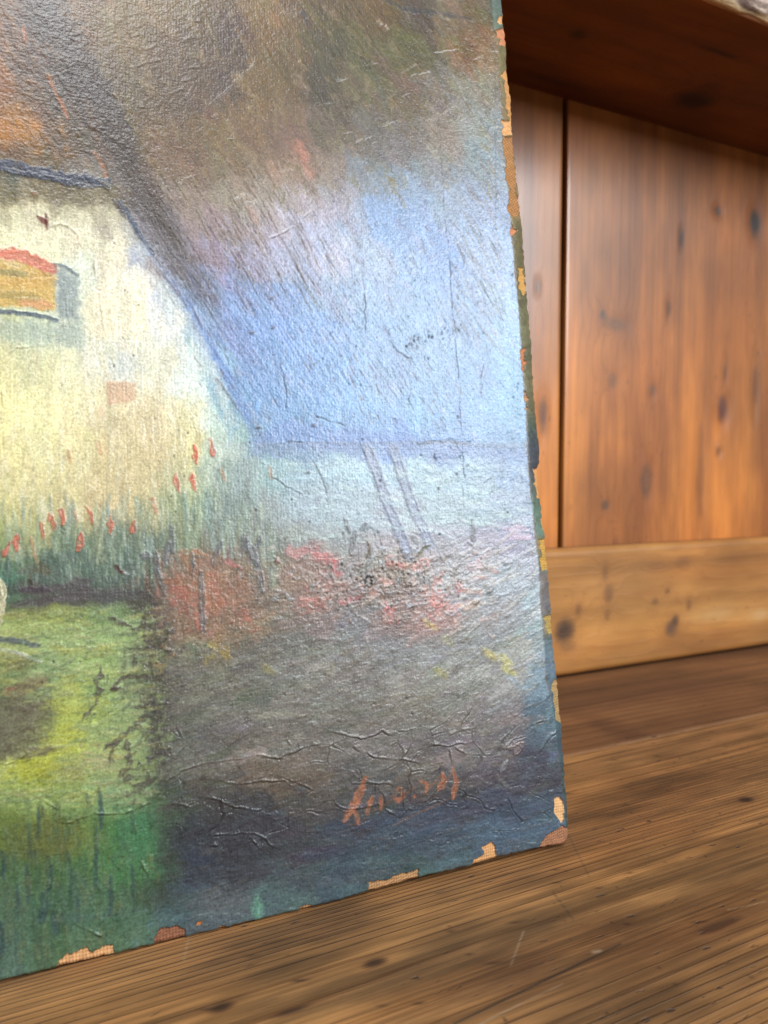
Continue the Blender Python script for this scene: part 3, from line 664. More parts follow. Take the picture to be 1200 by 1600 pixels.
for i in range(120):
    x = R.uniform(690, 850); y = R.uniform(850, 1010); L = R.uniform(14, 44); th = math.radians(R.uniform(-46, -18))
    S([(x, y), (min(x + L * math.cos(th), 846), y + L * math.sin(th))], R.uniform(2.5, 5), [(186,196,206), (150,156,164), (196,190,178)][R.integers(3)], a=.4, h=.06, soft=1.2)
for (x, y, dx, dy, w) in [(340,862,-8,22,10),(392,858,10,24,10),(382,846,4,16,9),(262,862,-4,22,12),(245,878,4,24,10),(302,884,-2,14,6),(268,838,2,26,7),(225,868,8,2,12),(250,905,8,24,8),(315,930,2,60,10),(405,895,6,30,9),(300,870,0,10,5),(404,846,-4,12,9),
                          (552,842,-4,24,8),(542,816,4,16,6),(568,822,-5,6,7),(738,824,2,20,8),(648,842,4,8,6),(578,868,-4,22,6)]:
    S([(x + dx, y + dy), (x, y), (x - dx * .6, y - dy * .6)], w, (110,112,118), a=.68, h=.22)
S([(652,868),(662,856),(672,852)], 4, (90,84,50), a=.8, h=.15); S([(574,845),(578,860),(572,872)], 4, (104,84,56), a=.8, h=.1)
S([(180,884),(188,892),(194,895)], 6, (92,44,36), a=.9, h=.2); S([(192,894),(202,897)], 4, (190,200,200), a=.7, h=.1)
S([(428,877),(438,879)], 5, (96,50,40), a=.8, h=.15)
# ring-shaped blot
th = np.linspace(0, 2 * math.pi, 12); S([(576 + 4.5 * math.cos(a), 908 + 9 * math.sin(a)) for a in th], 3, (44, 38, 38), a=.95, h=.1, rough=.2, taper=0)
# lawn
for (p, w, c) in [([(10,965),(80,962),(150,968)],18,(172,182,72)),([(20,990),(90,985),(160,990)],14,(150,170,96)),([(90,1068),(150,1062)],16,(190,194,66)),([(70,1100),(130,1112),(165,1095)],22,(180,184,54)),([(20,1030),(110,1020),(200,1026)],16,(136,164,96)),
                  ([(60,1150),(115,1155)],34,(192,194,40)),([(20,1210),(70,1195)],36,(186,188,22)),([(130,1180),(185,1190)],28,(180,156,100)),([(90,1200),(140,1215)],24,(160,160,66)),([(190,1190),(240,1200)],26,(136,158,84)),([(10,1240),(80,1232),(150,1240)],20,(140,160,56)),([(140,1130),(220,1120)],24,(134,160,84)),([(40,1075),(110,1085)],10,(130,150,100)),
                  ([(0,1165),(50,1155)],12,(110,104,70)),([(210,1270),(215,1330)],40,(66,132,84)),([(100,1020),(190,1015)],10,(170,178,80)),([(130,1085),(180,1070)],14,(120,150,84))]:
    S(p, w, c, a=.46, h=.06, soft=4, rough=1.3)
for p, w in [([(158,1050),(153,1068),(156,1090)],13),([(152,1090),(143,1108),(128,1126)],6),([(178,1078),(184,1064),(205,1056),(228,1040)],8),([(228,1118),(212,1134),(190,1150),(162,1172)],9),([(178,1162),(174,1182),(170,1192)],9),([(199,1160),(202,1185),(196,1205),(184,1226)],11),([(168,966),(190,974),(210,982)],8),([(252,1168),(272,1178)],10),([(215,1104),(240,1098)],8),([(170,1078),(192,1076)],5)]:
    S(p, w, (92,82,68), a=.72, h=.12, rough=1.1, bristle=.9)
poly([(-10,1108),(50,1096),(74,1108),(70,1130),(52,1150),(36,1180),(-10,1196)], (124,116,86), .45, 8, 41, 6, h=.04)
poly([(4,1078),(40,1062),(74,1056),(76,1068),(40,1084),(18,1096)], (132,112,78), .8, 4, 42, 5, h=.03)
S([(6,1082),(22,1078)], 14, (150,98,66), a=.7, h=.05)
S([(-10,998),(30,1002),(62,1010)], 9, (92,102,118), a=.85, h=.08); S([(-5,1014),(25,1020),(64,1034)], 5, (176,180,168), a=.8, h=.14)
S([(0,1030),(50,1040)], 20, (122,110,60), a=.5, h=.05, soft=5)
pb = newpart('paint_blob', 'thick cream blob of paint on the left of the canvas'); S([(-2,905),(2,925),(0,945),(-3,965),(-6,985)], 17, (216,206,160), a=.97, h=.5, part=pb)
for (a_, b_, c_, d_, w) in [(80,1352,74,1395,9),(70,1395,66,1440,13),(84,1430,86,1462,12),(172,1368,172,1430,8),(60,1262,58,1310,7),(155,1232,158,1296,7),(45,1300,44,1340,5),(3,1330,6,1372,9),(42,1350,44,1410,6),(150,1290,148,1390,6),(108,1330,110,1400,5),(0,1440,4,1490,8),(135,1240,138,1262,6),(48,1330,50,1338,12),(205,1350,208,1400,6),(25,1380,28,1440,6),(120,1400,122,1440,5)]:
    S([(a_, b_), ((a_ + c_) / 2 + 2, (b_ + d_) / 2), (c_, d_)], w, (44,78,86), a=.62, h=.07, soft=2)
poly([(190,1270),(240,1262),(250,1300),(232,1345),(200,1350),(180,1310)], (64,134,84), .55, 14, 44, 10)
poly([(0,1290),(120,1285),(150,1320),(60,1350),(0,1340)], (112,112,50), .45, 14, 45, 12)
poly([(210,1380),(250,1372),(262,1400),(240,1425),(210,1415)], (58,74,56), .5, 8, 46, 9)
S([(402,1402),(402,1440)], 15, (98,166,136), a=.7, h=.03, soft=4)
S([(60,1440),(150,1432),(230,1420)], 12, (84,122,120), a=.3, h=.03, soft=5)
# dark bed: brown patches, blue foot
poly([(380,1190),(470,1180),(520,1210),(480,1240),(420,1236),(360,1230)], (122,98,76), .35, 12, 48, 12)
poly([(280,1270),(420,1262),(440,1300),(380,1390),(300,1380),(270,1330)], (52,54,66), .45, 16, 49, 12)
for p, w, c in [([(560,1290),(700,1262),(840,1270)],26,(56,74,100)),([(480,1340),(620,1318),(760,1296)],22,(54,76,94)),([(720,1316),(800,1296),(860,1290)],14,(68,98,126)),([(640,1290),(760,1262),(840,1210)],12,(74,72,92)),([(800,1170),(850,1180),(840,1230)],18,(64,58,74)),([(820,1250),(860,1220)],6,(84,104,92)),([(520,1290),(600,1282)],14,(58,70,96)),([(290,1336),(330,1345)],26,(52,68,92))]:
    S(p, w, c, a=.5, h=.04, soft=6)
for (x, y, c) in [(690,1050,(158,152,92)),(795,1048,(214,206,98)),(790,1030,(206,200,110)),(768,1024,(196,180,100)),(765,1020,(206,190,120)),(420,1045,(150,140,84)),(730,1060,(150,156,150)),(350,1020,(160,140,70)),(672,975,(210,180,90)),(800,1060,(150,168,180)),(700,1000,(170,170,130))]:
    S([(x - 10, y - 6), (x + 8, y + 8)], 11, c, a=.6, h=.06, soft=3)
for i in range(80):
    x = R.uniform(270, 850); y = R.uniform(1000, 1130); L = R.uniform(10, 30); th = math.radians(R.uniform(-40, 10))
    S([(x, y), (x + L * math.cos(th), y + L * math.sin(th))], R.uniform(2, 5), [(138,146,152), (96,90,80), (150,142,110)][R.integers(3)], a=.3, h=.05, soft=1.2)
S([(790,1168),(812,1162),(806,1176)], 12, (128,112,112), a=.8, h=.45); S([(782,1206),(792,1190)], 6, (150,156,168), a=.5, h=.3)
# the signature, brushed in thin rust paint
sig = [([(172,44),(168,60),(160,86),(148,118),(140,142)],15),([(158,122),(156,142),(160,148)],7),([(180,146),(172,172)],10),([(196,144),(195,165)],7),([(222,130),(213,148),(222,160),(230,146),(226,131)],7),
       ([(246,142),(248,148)],8),([(258,120),(268,124),(262,142)],9),([(289,108),(294,122),(285,136)],9),([(308,100),(312,124),(306,148)],10)]
ps = newpart('signature', 'faded rust-red brushed signature in the lower right corner')
for pts, w in sig:
    S([(400 + p[0], 1169 + (p[1] if len(pts) and False else p[1])) for p in pts], w, (0, 0, 0), a=0, h=0) if False else None
SG = [[(415,275),(400,310),(375,365),(350,410),(333,440)], [(368,395),(378,425),(386,450)], [(434,348),(424,380),(414,414)], [(470,345),(468,395)], [(538,308),(516,345),(530,362),(550,352),(546,315)],
      [(588,348),(600,350)], [(618,288),(642,300),(636,336)], [(700,258),(704,290),(684,322)], [(738,242),(752,290),(736,354)]]
SW = [12, 7, 8, 6, 6, 6, 6, 8, 8]
for pts, w in zip(SG, SW):
    S([(400 + a / 2.4, 1100 + b / 2.4) for a, b in pts], w, (176,104,70), a=.88, h=.03, part=ps, rough=.45, soft=1.5, bristle=.4)
for pts in [[(538,1283),(548,1289),(561,1287),(572,1278)], [(572,1268),(582,1266),(594,1262)], [(594,1262),(606,1254),(614,1246)], [(628,1244),(640,1236),(650,1228)], [(664,1238),(676,1226),(688,1212)], [(690,1230),(700,1216),(708,1204)], [(706,1246),(690,1254),(650,1272),(615,1290)]]:
    S(pts, 3, (150,94,70), a=.5, h=.02, rough=.4)

for pts, w, c in [([(272,985),(246,1004),(222,1012)],13,(84,78,64)), ([(262,1012),(240,1030),(226,1044)],11,(92,84,60)), ([(258,1052),(236,1062),(214,1060)],10,(86,80,62)), ([(266,1100),(240,1122),(232,1140)],15,(84,82,72)),
                  ([(262,1168),(240,1190),(222,1196)],13,(82,80,72)), ([(250,1214),(228,1228),(210,1232)],10,(90,92,72)), ([(226,962),(236,990),(232,1014)],12,(90,82,70)), ([(250,1010),(262,1016),(272,1026)],10,(150,112,70)),
                  ([(246,1140),(262,1152),(258,1170)],12,(126,142,92)), ([(236,1080),(250,1090),(252,1100)],10,(120,136,84)), ([(236,1030),(250,1040),(246,1052)],9,(146,124,70)), ([(300,1006),(310,1020),(298,1034)],16,(112,124,100)), ([(330,1010),(334,1026),(322,1040)],8,(166,150,76))]:
    S(pts, w, c, a=.75, h=.08, rough=1.4, bristle=1.0, soft=2)
def dabs_in(nn, fx, fy, th, ts, L0, L1, w0, w1, pal, a, h, ok=None):
    for i in range(nn):
        x, y = fx(), fy()
        if ok and not ok(x, y): continue
        t = math.radians(th + R.normal(0, ts)); L = R.uniform(L0, L1); c = pal[R.integers(len(pal))]
        S([(x, y), (x + L * .5 * math.cos(t) + R.normal(0, 1), y + L * .5 * math.sin(t)), (x + L * math.cos(t), y + L * math.sin(t))], R.uniform(w0, w1), c, a=a * R.uniform(.6, 1.2), h=h, rough=1.1, bristle=1.1, soft=1.6)
U = R.uniform
dabs_in(420, lambda: U(-20, 225), lambda: U(955, 1260), -7, 9, 14, 48, 3, 7, [(158,176,98),(186,186,78),(118,146,88),(140,164,96),(164,158,98),(104,128,84),(176,180,112)], .36, .05, lambda x, y: not (x < 70 and 1100 < y < 1200))
dabs_in(90, lambda: U(190, 262), lambda: U(960, 1270), -50, 30, 8, 26, 3, 8, [(86,80,68),(108,112,78),(120,136,86),(78,74,68)], .55, .07)
dabs_in(60, lambda: U(-10, 66), lambda: U(1102, 1188), -20, 14, 10, 24, 4, 8, [(120,112,84),(98,90,64),(132,126,98)], .4, .05)
dabs_in(300, lambda: U(0, 245), lambda: U(1250, 1490), 88, 9, 10, 36, 3, 8, [(86,120,76),(104,128,80),(66,100,80),(84,130,90),(116,122,66),(70,96,70)], .34, .04)
dabs_in(420, lambda: U(262, 790), lambda: U(985, 1215), -14, 22, 8, 30, 3, 9, [(126,120,112),(112,104,92),(136,132,120),(122,112,92),(104,98,92),(140,142,140)], .34, .045)
dabs_in(160, lambda: U(262, 860), lambda: U(1215, 1400), -14, 12, 12, 40, 4, 10, [(72,74,80),(64,78,92),(84,84,80),(60,66,74),(74,92,104)], .34, .035)
dabs_in(170, lambda: U(245, 395), lambda: U(862, 1005), 75, 40, 6, 18, 3, 8, [(168,118,92),(148,112,88),(196,126,108),(132,112,94),(164,130,98),(116,106,94)], .45, .045)
dabs_in(230, lambda: U(395, 780), lambda: U(862, 975), -25, 45, 5, 20, 3, 7, [(146,128,114),(132,126,120),(150,140,132),(176,160,150),(120,112,106),(206,156,144),(148,154,156)], .45, .06)
dabs_in(320, lambda: U(0, 330), lambda: U(340, 800), 88, 5, 14, 50, 3, 9, [(240,234,200),(232,220,176),(214,214,172),(240,226,196),(214,206,160),(222,226,206)], .26, .035, lambda x, y: x < 190 + (y - 340) * .42 and not (x < 130 and y < 520))
dabs_in(300, lambda: U(250, 800), lambda: U(330, 690), 62, 14, 8, 34, 3, 8, [(160,186,232),(176,182,220),(150,176,226),(178,200,236),(170,170,200)], .30, .035, lambda x, y: x > 260 + (y - 330) * .42)
dabs_in(130, lambda: U(440, 820), lambda: U(715, 850), 4, 8, 14, 44, 3, 8, [(186,216,222),(198,222,214),(176,206,220)], .30, .035)
dabs_in(330, lambda: U(150, 770), lambda: U(0, 300), 56, 16, 10, 40, 3, 10, [(134,114,74),(108,90,62),(150,134,108),(120,112,78),(96,80,60),(146,128,112)], .34, .05)
dabs_in(150, lambda: U(0, 150), lambda: U(0, 250), 60, 14, 10, 40, 4, 10, [(136,98,54),(84,66,54),(112,84,54),(160,116,58),(74,62,56)], .3, .05)
for p in [[(52,0),(95,70),(140,140),(180,205),(205,250)], [(75,20),(120,110),(165,180),(200,245)], [(200,255),(235,310),(275,370)]]: S(p, 44, (60, 47, 40), a=.42, h=.02, soft=12)
S([(300,430),(345,505),(392,560)], 40, (120,124,160), a=.35, h=.02, soft=14)
# ---------------------------------------------------------- surface relief: weave, seams, cracks, pits
def line_relief(pts, up_, dn, w=2.2, seed=1, wob=3, pale=0.0, dark=0.25, col=None):
    """a lifted crack: raised lip above, hollow below"""
    pts = np.array(pts, float)
    sl = win(pts[:, 0].min() - 14, pts[:, 1].min() - 14, pts[:, 0].max() + 14, pts[:, 1].max() + 14)
    x = X[sl] + wob * fbm(X[sl] / 14, Y[sl] / 14, seed, 3); y = Y[sl] + wob * fbm(X[sl] / 14 + 9, Y[sl] / 14, seed, 3)
    best = np.full(x.shape, 1e9); sg = np.zeros(x.shape); pos = np.zeros(x.shape); cum = 0
    for i in range(len(pts) - 1):
        e = pts[i + 1] - pts[i]; L = np.hypot(*e); ex, ey = e / max(L, 1e-6)
        t = np.clip((x - pts[i, 0]) * ex + (y - pts[i, 1]) * ey, 0, L)
        dx = x - pts[i, 0] - t * ex; dy = y - pts[i, 1] - t * ey; d = np.hypot(dx, dy)
        k = d < best; best = np.where(k, d, best); pos = np.where(k, cum + t, pos)
        s_ = (dx * ey - dy * ex) * (1 if ex >= 0 else -1); sg = np.where(k, s_, sg); cum += L
    end = sstep(0, 10, pos) * sstep(0, 10, cum - pos) * (0.7 + 0.5 * vnoise(pos / 12, pos * 0, seed + 3))
    sp_ = np.clip(sg, 0, 99); rid = (.5 * np.exp(-sp_ / 6) * sstep(-.6, .8, sg) + .6 * np.exp(-((sg - w) / w) ** 2)) * (best < 12 * w) * np.exp(-np.clip(best - abs(sg) - 1, 0, 9)); pit = np.exp(-((sg + 0.4 * w) / (w * .6)) ** 2) * (best < 5 * w) * np.exp(-np.clip(best - abs(sg) - 1, 0, 9))
    HGT[sl] += end * (up_ * rid - dn * pit)
    k = np.clip(end * pit * dark, 0, 1); blend(sl, k, np.array([.15, .13, .12]) if col is None else np.array(col) / 255)  # shade under the lifted lip, painted dark along the hollow
def Z8(p): return [(400 + a / 2.4, 1100 + b / 2.4) for a, b in p]
def Z7(p): return [(a / 2.667, 1120 + b / 2.667) for a, b in p]
def Z1(p): return [(a / 2.667, b / 2.667) for a, b in p]
def Z2(p): return [(400 + a / 2.667, b / 2.667) for a, b in p]
def Z3(p): return [(a / 2.667, 380 + b / 2.667) for a, b in p]
def Z4(p): return [(400 + a / 2.667, 380 + b / 2.667) for a, b in p]
n = 0
for f, lst, u_, d_, dk in [
    (Z8, [[(250,105),(320,112),(390,132),(440,118),(475,97),(515,125)], [(350,155),(395,180),(440,200),(540,210),(620,222)], [(0,195),(85,205),(180,165),(245,150)], [(115,290),(160,300),(215,325)], [(0,290),(60,293),(115,290)],
          [(650,155),(720,160),(760,148),(845,145)], [(710,122),(760,103),(840,85)], [(760,103),(772,60),(800,30),(812,0)], [(480,392),(540,428),(560,400),(548,350),(545,310)], [(455,305),(480,350),(482,392)], [(720,165),(728,200),(735,235)],
          [(1020,95),(1050,75),(1085,60)], [(480,255),(540,210),(575,170),(600,110)], [(525,105),(600,100)], [(740,160),(790,200)], [(930,60),(990,40)], [(345,300),(430,300),(520,302)], [(560,390),(600,400)], [(120,110),(118,140),(135,165)],
          [(1140,90),(1090,140),(1060,190)], [(360,395),(440,385),(470,375)]], .34, .20, .45),
    (Z7, [[(90,300),(150,335),(215,370),(250,395)], [(215,405),(235,440),(290,445),(400,408),(520,405),(590,372),(640,350)], [(640,350),(700,270),(760,225),(850,195),(1000,180),(1080,155),(1130,170),(1200,180)],
          [(900,265),(1000,285),(1080,270),(1200,265)], [(700,360),(760,368),(800,378)], [(830,335),(900,345),(960,370),(1020,385),(1100,390)], [(880,495),(960,490),(1060,487),(1105,510),(1140,550)], [(800,535),(860,540),(920,535)],
          [(590,570),(585,600),(605,640),(620,690)], [(0,205),(60,185),(115,160),(95,120)], [(300,865),(370,895),(445,925)], [(475,745),(550,745)], [(1040,500),(1085,555),(1110,530)], [(380,905),(415,915),(440,910)]], .36, .16, .25),
    (Z1, [[(550,290),(600,265),(690,245)], [(660,162),(700,150),(755,135)], [(700,405),(740,385),(790,370)], [(750,345),(810,335)], [(770,425),(800,380),(820,335)], [(800,30),(830,15),(860,0)], [(790,90),(850,90)], [(200,950),(205,890),(260,830)], [(200,950),(260,935),(320,980),(340,1040)],
          [(770,290),(850,285)], [(760,165),(860,155)], [(940,590),(1000,575)], [(530,110),(600,120)], [(860,460),(940,385),(1030,300),(1080,255)], [(540,160),(600,145)], [(570,450),(630,452)], [(780,490),(850,465)], [(550,400),(555,520)], [(400,590),(440,700),(455,760)], [(80,810),(120,790)]], .26, .10, .12),
    (Z2, [[(730,218),(780,212),(850,203)], [(440,275),(480,268),(520,260)], [(330,345),(360,335),(400,320)], [(240,440),(280,432),(330,434)], [(50,1005),(150,950),(205,905),(245,870)], [(600,405),(660,385)], [(630,320),(740,290)], [(440,590),(500,560)], [(100,60),(180,50)], [(520,525),(600,505)], [(700,300),(745,285)], [(600,545),(640,575),(660,565)], [(470,605),(520,590)]], .30, .10, .10),
    (Z3, [[(10,510),(30,465),(70,440),(200,430)], [(385,60),(400,150),(430,330),(435,370)], [(70,225),(110,180),(150,110)], [(800,730),(820,810)], [(5,600),(15,700)], [(650,860),(665,930)], [(690,710),(720,760)]], .20, .10, .12),
    (Z4, [[(648,620),(632,650),(650,680),(668,708)], [(980,425),(965,470),(950,500),(938,560),(940,650)], [(540,385),(590,450),(650,490)], [(445,100),(448,180),(455,290),(452,420)], [(930,1015),(965,985),(1000,965)], [(235,900),(280,980),(300,1060)], [(745,860),(748,930)],
          [(910,270),(930,240),(965,235)], [(1108,930),(1110,1010)], [(240,715),(310,740),(380,760)], [(120,820),(200,830)], [(835,850),(860,875),(890,870)], [(100,480),(125,620),(130,700)], [(860,880),(862,950),(875,1000)], [(60,965),(120,1010),(230,1062)]], .07, .12, .5)]:
    for p in lst:
        n += 1; line_relief(f(p), u_ * 1.1, d_, w=1.5, seed=n + 500, dark=dk)
# canvas seam with a paler overlapping strip on its right
line_relief([(684,178),(688,230),(692,290),(700,400),(706,480),(716,580),(722,680),(724,745)], .12, .09, w=1.5, seed=700, wob=3.5, dark=.35, col=(92,88,92))
line_relief([(722,745),(726,800)], .08, .08, w=1.6, seed=702, wob=1.5, dark=.2)
# pits, most of them in the flower bed
for i in range(330):
    if i < 170: x, y = R.normal(605, 48), R.normal(912, 30)
    elif i < 206:
        x = R.uniform(630, 720); y = 540 - (x - 630) * .3 + R.normal(0, 7)
    else: x, y = R.uniform(60, 830), R.uniform(380, 1150)
    r = R.uniform(.8, 1.6); sl = win(x - 8, y - 8, x + 8, y + 8)
    if X[sl].size == 0: continue
    k = np.exp(-(((X[sl] - x) / r) ** 2 + ((Y[sl] - y) / (r * R.uniform(.8, 1.8))) ** 2))
    HGT[sl] -= .16 * k; blend(sl, np.clip(k * R.uniform(.25, .8), 0, 1), (.16, .13, .12))
    HGT[sl] += .05 * np.exp(-((np.hypot(X[sl] - x, Y[sl] - y) - 3 * r) / 1.2) ** 2)
for (x, y, r) in [(394,520,5),(427,512,4),(404,668,4),(490,665,4),(425,466,4),(482,738,3)]:
    sl = win(x - 14, y - 14, x + 14, y + 14); k = np.exp(-(((X[sl] - x) / r) ** 2 + ((Y[sl] - y) / (r * .6)) ** 2)); blend(sl, k * .6, (.28, .25, .26)); HGT[sl] += .25 * k
for (x, y, r) in [(594,35,4.5),(604,42,3.5)]:
    sl = win(x - 14, y - 14, x + 14, y + 14); k = np.exp(-((X[sl] - x) ** 2 + (Y[sl] - y) ** 2) / r ** 2); blend(sl, k * .5, (.7, .62, .54)); HGT[sl] += .5 * k
# random fine fleck of colour, and pale specks in the lower part
fl = fbm(X / 2.2, Y / 2.2, 801, 2, .8); fm = fbm(X / 30, Y / 30, 805, 3)
IMG *= (1 + 0.13 * fl)[..., None]
IMG *= (1 + 0.045 * fbm(X / 7, Y / 16, 808, 3))[..., None]
spk = sstep(.62, .85, vnoise(X / 1.7, Y / 1.7, 811)) * sstep(-.2, .5, fm) * (Y > 1000)
IMG = IMG * (1 - .3 * spk[..., None]) + .62 * .3 * spk[..., None]
# streaky brush relief in the region's own direction
def streak(th, ls, ws, seed):
    c, s = math.cos(th), math.sin(th)
    return fbm((X * c + Y * s) / ls, (-X * s + Y * c) / ws, seed, 2, .6)
m_ul = sstep(-20, 30, X - (180 + np.maximum(0, Y - 320) * .62)) * (1 - sstep(580, 680, Y))
m_wall = (1 - sstep(-20, 30, X - (180 + np.maximum(0, Y - 320) * .62))) * sstep(300, 340, Y) * (1 - sstep(840, 900, Y))
m_r = sstep(640, 700, X) * sstep(820, 860, Y) * (1 - sstep(1130, 1200, Y))
m_low = sstep(900, 960, Y) * (1 - m_r)
HGT += .085 * m_ul * streak(math.radians(58), 40, 2.6, 820)
HGT += .062 * m_wall * streak(math.radians(89), 34, 2.4, 823)
HGT += .050 * m_r * streak(math.radians(-34), 24, 2.2, 826)
HGT += .045 * m_low * streak(math.radians(-14), 22, 2.2, 829)
HGT += .072 * fbm(X / 2.3, Y / 2.3, 832, 2, .7)
HGT *= 1 - .45 * (1 - sstep(250, 320, Y))
HGT += (.028 + .047 * sstep(500, 900, Y)) * fbm(X / 12, Y / 9, 836, 3) * (1 - m_wall * .5)

def voro(cell, seed, jit=.9):
    wxx = X + cell * .45 * fbm(X / cell, Y / cell, seed, 3); wyy = Y + cell * .45 * fbm(X / cell + 30, Y / cell, seed, 3)
    gx, gy = wxx / cell, wyy / (cell * .62); ix, iy = np.floor(gx).astype(int), np.floor(gy).astype(int)
    rr = np.random.default_rng(seed); JX = rr.random((128, 128)) * jit; JY = rr.random((128, 128)) * jit; JV = rr.random((128, 128))
    f1 = np.full(X.shape, 9., np.float32); f2 = f1.copy(); val = np.zeros(X.shape, np.float32)
    for a in (-1, 0, 1):
        for b in (-1, 0, 1):
            cx, cy_ = ix + a, iy + b; m_, n_ = cx % 128, cy_ % 128
            d = np.hypot(cx + JX[n_, m_] - gx, cy_ + JY[n_, m_] - gy)
            k = d < f1; f2 = np.where(k, f1, np.minimum(f2, d)); val = np.where(k, JV[n_, m_], val); f1 = np.where(k, d, f1)
    return f2 - f1, val
e1, v1 = voro(58, 901)
zone = sstep(1090, 1160, Y) * (1 - sstep(1290, 1350, Y)) * sstep(180, 300, X) * (1 - .5 * sstep(820, 870, X))
brk = sstep(-.25, .35, fbm(X / 34, Y / 34, 905, 3))
ck = np.exp(-(e1 / .028) ** 2) * zone * brk
HGT += zone * (.16 * (v1 - .5) * sstep(0, .2, e1)) + .20 * np.exp(-((e1 - .07) / .035) ** 2) * zone * brk - .16 * ck
IMG *= (1 - .26 * ck)[..., None]
# ---------------------------------------------------------- the turned edge on the right (worn to canvas)
inner = np.interp(Y, INN[:, 1], INN[:, 0]); outer = np.interp(Y, OUT[:, 1], OUT[:, 0])
Q = np.clip((X - inner) / np.maximum(outer - inner, 2.0), 0, 1.3)
cy = np.array([0, 40, 70, 120, 200, 340, 350, 420, 500, 640, 665, 700, 730, 760, 790, 835, 850, 880, 900, 950, 985, 1000, 1050, 1120, 1180, 1300.])
cc = np.array([[104,118,112],[110,122,110],[126,118,90],[132,124,96],[140,122,92],[150,130,88],[118,110,76],[112,104,74],[120,118,88],[118,112,84],[84,96,84],[70,78,90],[78,82,90],[96,110,100],[96,128,108],[110,140,122],[170,140,90],[110,128,112],[134,126,122],[116,114,118],[150,138,100],[84,110,118],[84,108,130],[58,92,100],[56,90,104],[60,100,84]], float) / 255
bc = np.stack([np.interp(Y, cy, cc[:, i]) for i in range(3)], -1) * (1 + .13 * fbm(X / 9, Y / 14, 850, 3)[..., None])
yin = (Y < 1345)
k = (sstep(.02, .20, Q) * yin * np.where(Y < 1000, 1.0, .65))[..., None]
IMG = IMG * (1 - k) + bc.astype(np.float32) * k
HGT *= (1 - .75 * sstep(.0, .25, Q))
lip = np.exp(-((Q - .06) / .07) ** 2) * (Q > 0) * yin
lipn = sstep(-.1, .5, vnoise(Y / 22, Y * 0, 853))
IMG = IMG * (1 - (.6 * lip * lipn)[..., None]) + np.array([.50, .36, .28]) * (.6 * lip * lipn)[..., None]
def BQ(y0, y1, q0, q1, npt=10, seed=1):
    """patch on the turned edge, from the crease (q=0) to the rim (q=1)"""
    r = np.random.default_rng(seed); ys = np.linspace(y0, y1, npt)
    xi = np.interp(ys, INN[:, 1], INN[:, 0]); xo = np.interp(ys, OUT[:, 1], OUT[:, 0])
    j = r.normal(0, .10, npt)
    a = [(x + (o - x) * min(1.15, max(0, q0 + jj)), y) for x, o, y, jj in zip(xi, xo, ys, j)]
    b = [(x + (o - x) * min(1.2, q1 + (0 if q1 >= 1 else jj)) + (3 if q1 >= 1 else 0), y) for x, o, y, jj in zip(xi, xo, ys, -j)]
    return a + b[::-1]
PEACH = (232, 178, 122); WOV = (176, 122, 76)
bare = []
bare += [(BQ(24,38,.55,1.0,6,1), PEACH), (BQ(46,72,.2,1.0,8,2), (214,146,104)), (BQ(108,190,.62,1.0,10,3), (214,160,100)), (BQ(188,212,.0,1.0,7,4), PEACH), (BQ(212,338,.08,.92,14,5), (206,150,92)),
         (BQ(350,369,.0,.28,5,6), (222,150,104)), (BQ(418,461,.45,.85,8,7), (214,166,92)), (BQ(545,580,.0,.26,8,8), (206,138,96)), (BQ(612,640,.05,.22,6,9), (200,150,110)),
         (BQ(731,778,.62,1.0,9,10), (226,168,110)), (BQ(780,832,.85,1.0,8,11), (206,170,110)), (BQ(842,892,.35,1.0,9,12), (206,164,84)), (BQ(962,990,.4,1.0,7,13), (190,164,96))]
bare += [([(868,1062),(862,1070),(861,1076),(865,1082),(864,1098),(868,1108),(867,1124),(874,1130),(882,1130),(880,1096),(876,1062)], (178,150,104)),
         ([(577,1382),(605,1377),(622,1369),(640,1365),(652,1361),(656,1376),(600,1394),(572,1402)], (214,166,116)),
         ([(733,1358),(742,1345),(757,1337),(754,1328),(768,1321),(774,1325),(776,1344)], (224,172,118)),
         ([(838,1332),(850,1312),(866,1304),(878,1296),(890,1300),(886,1316),(872,1328)], (196,140,104)),
         ([(866,1250),(873,1245),(880,1252),(882,1280),(877,1285),(868,1272)], (234,188,136)),
         ([(84,1520),(90,1506),(101,1497),(120,1490),(135,1484),(143,1491),(160,1483),(176,1480),(180,1490),(140,1504),(112,1512)], (222,172,122)),
         ([(238,1482),(246,1457),(262,1454),(277,1451),(289,1456),(289,1468),(262,1476)], (172,116,84)),
         ([(336,1458),(341,1449),(352,1448),(350,1458)], (220,172,126)), ([(358,1454),(366,1446),(382,1442),(397,1438),(404,1443),(380,1452)], (224,176,130)),
         ([(460,1432),(470,1420),(482,1415),(490,1417),(478,1426)], (206,160,116)), ([(306,1449),(309,1444),(316,1444),(314,1449)], (206,130,70)), ([(-20,1552),(0,1533),(22,1527),(24,1538)], (206,164,116)),
         ([(28,1530),(36,1524),(42,1528),(38,1534)], (200,150,90)), ([(792,1340),(798,1333),(803,1340)], (214,170,120)), ([(818,1334),(824,1327),(830,1334)], (206,160,110)), ([(440,1438),(448,1430),(458,1432)], (196,160,120))]
weave = .5 + .5 * np.sin((X + Y * .2) * 2 * math.pi / 5.2) * np.sin((Y - X * .25) * 2 * math.pi / 5.2)
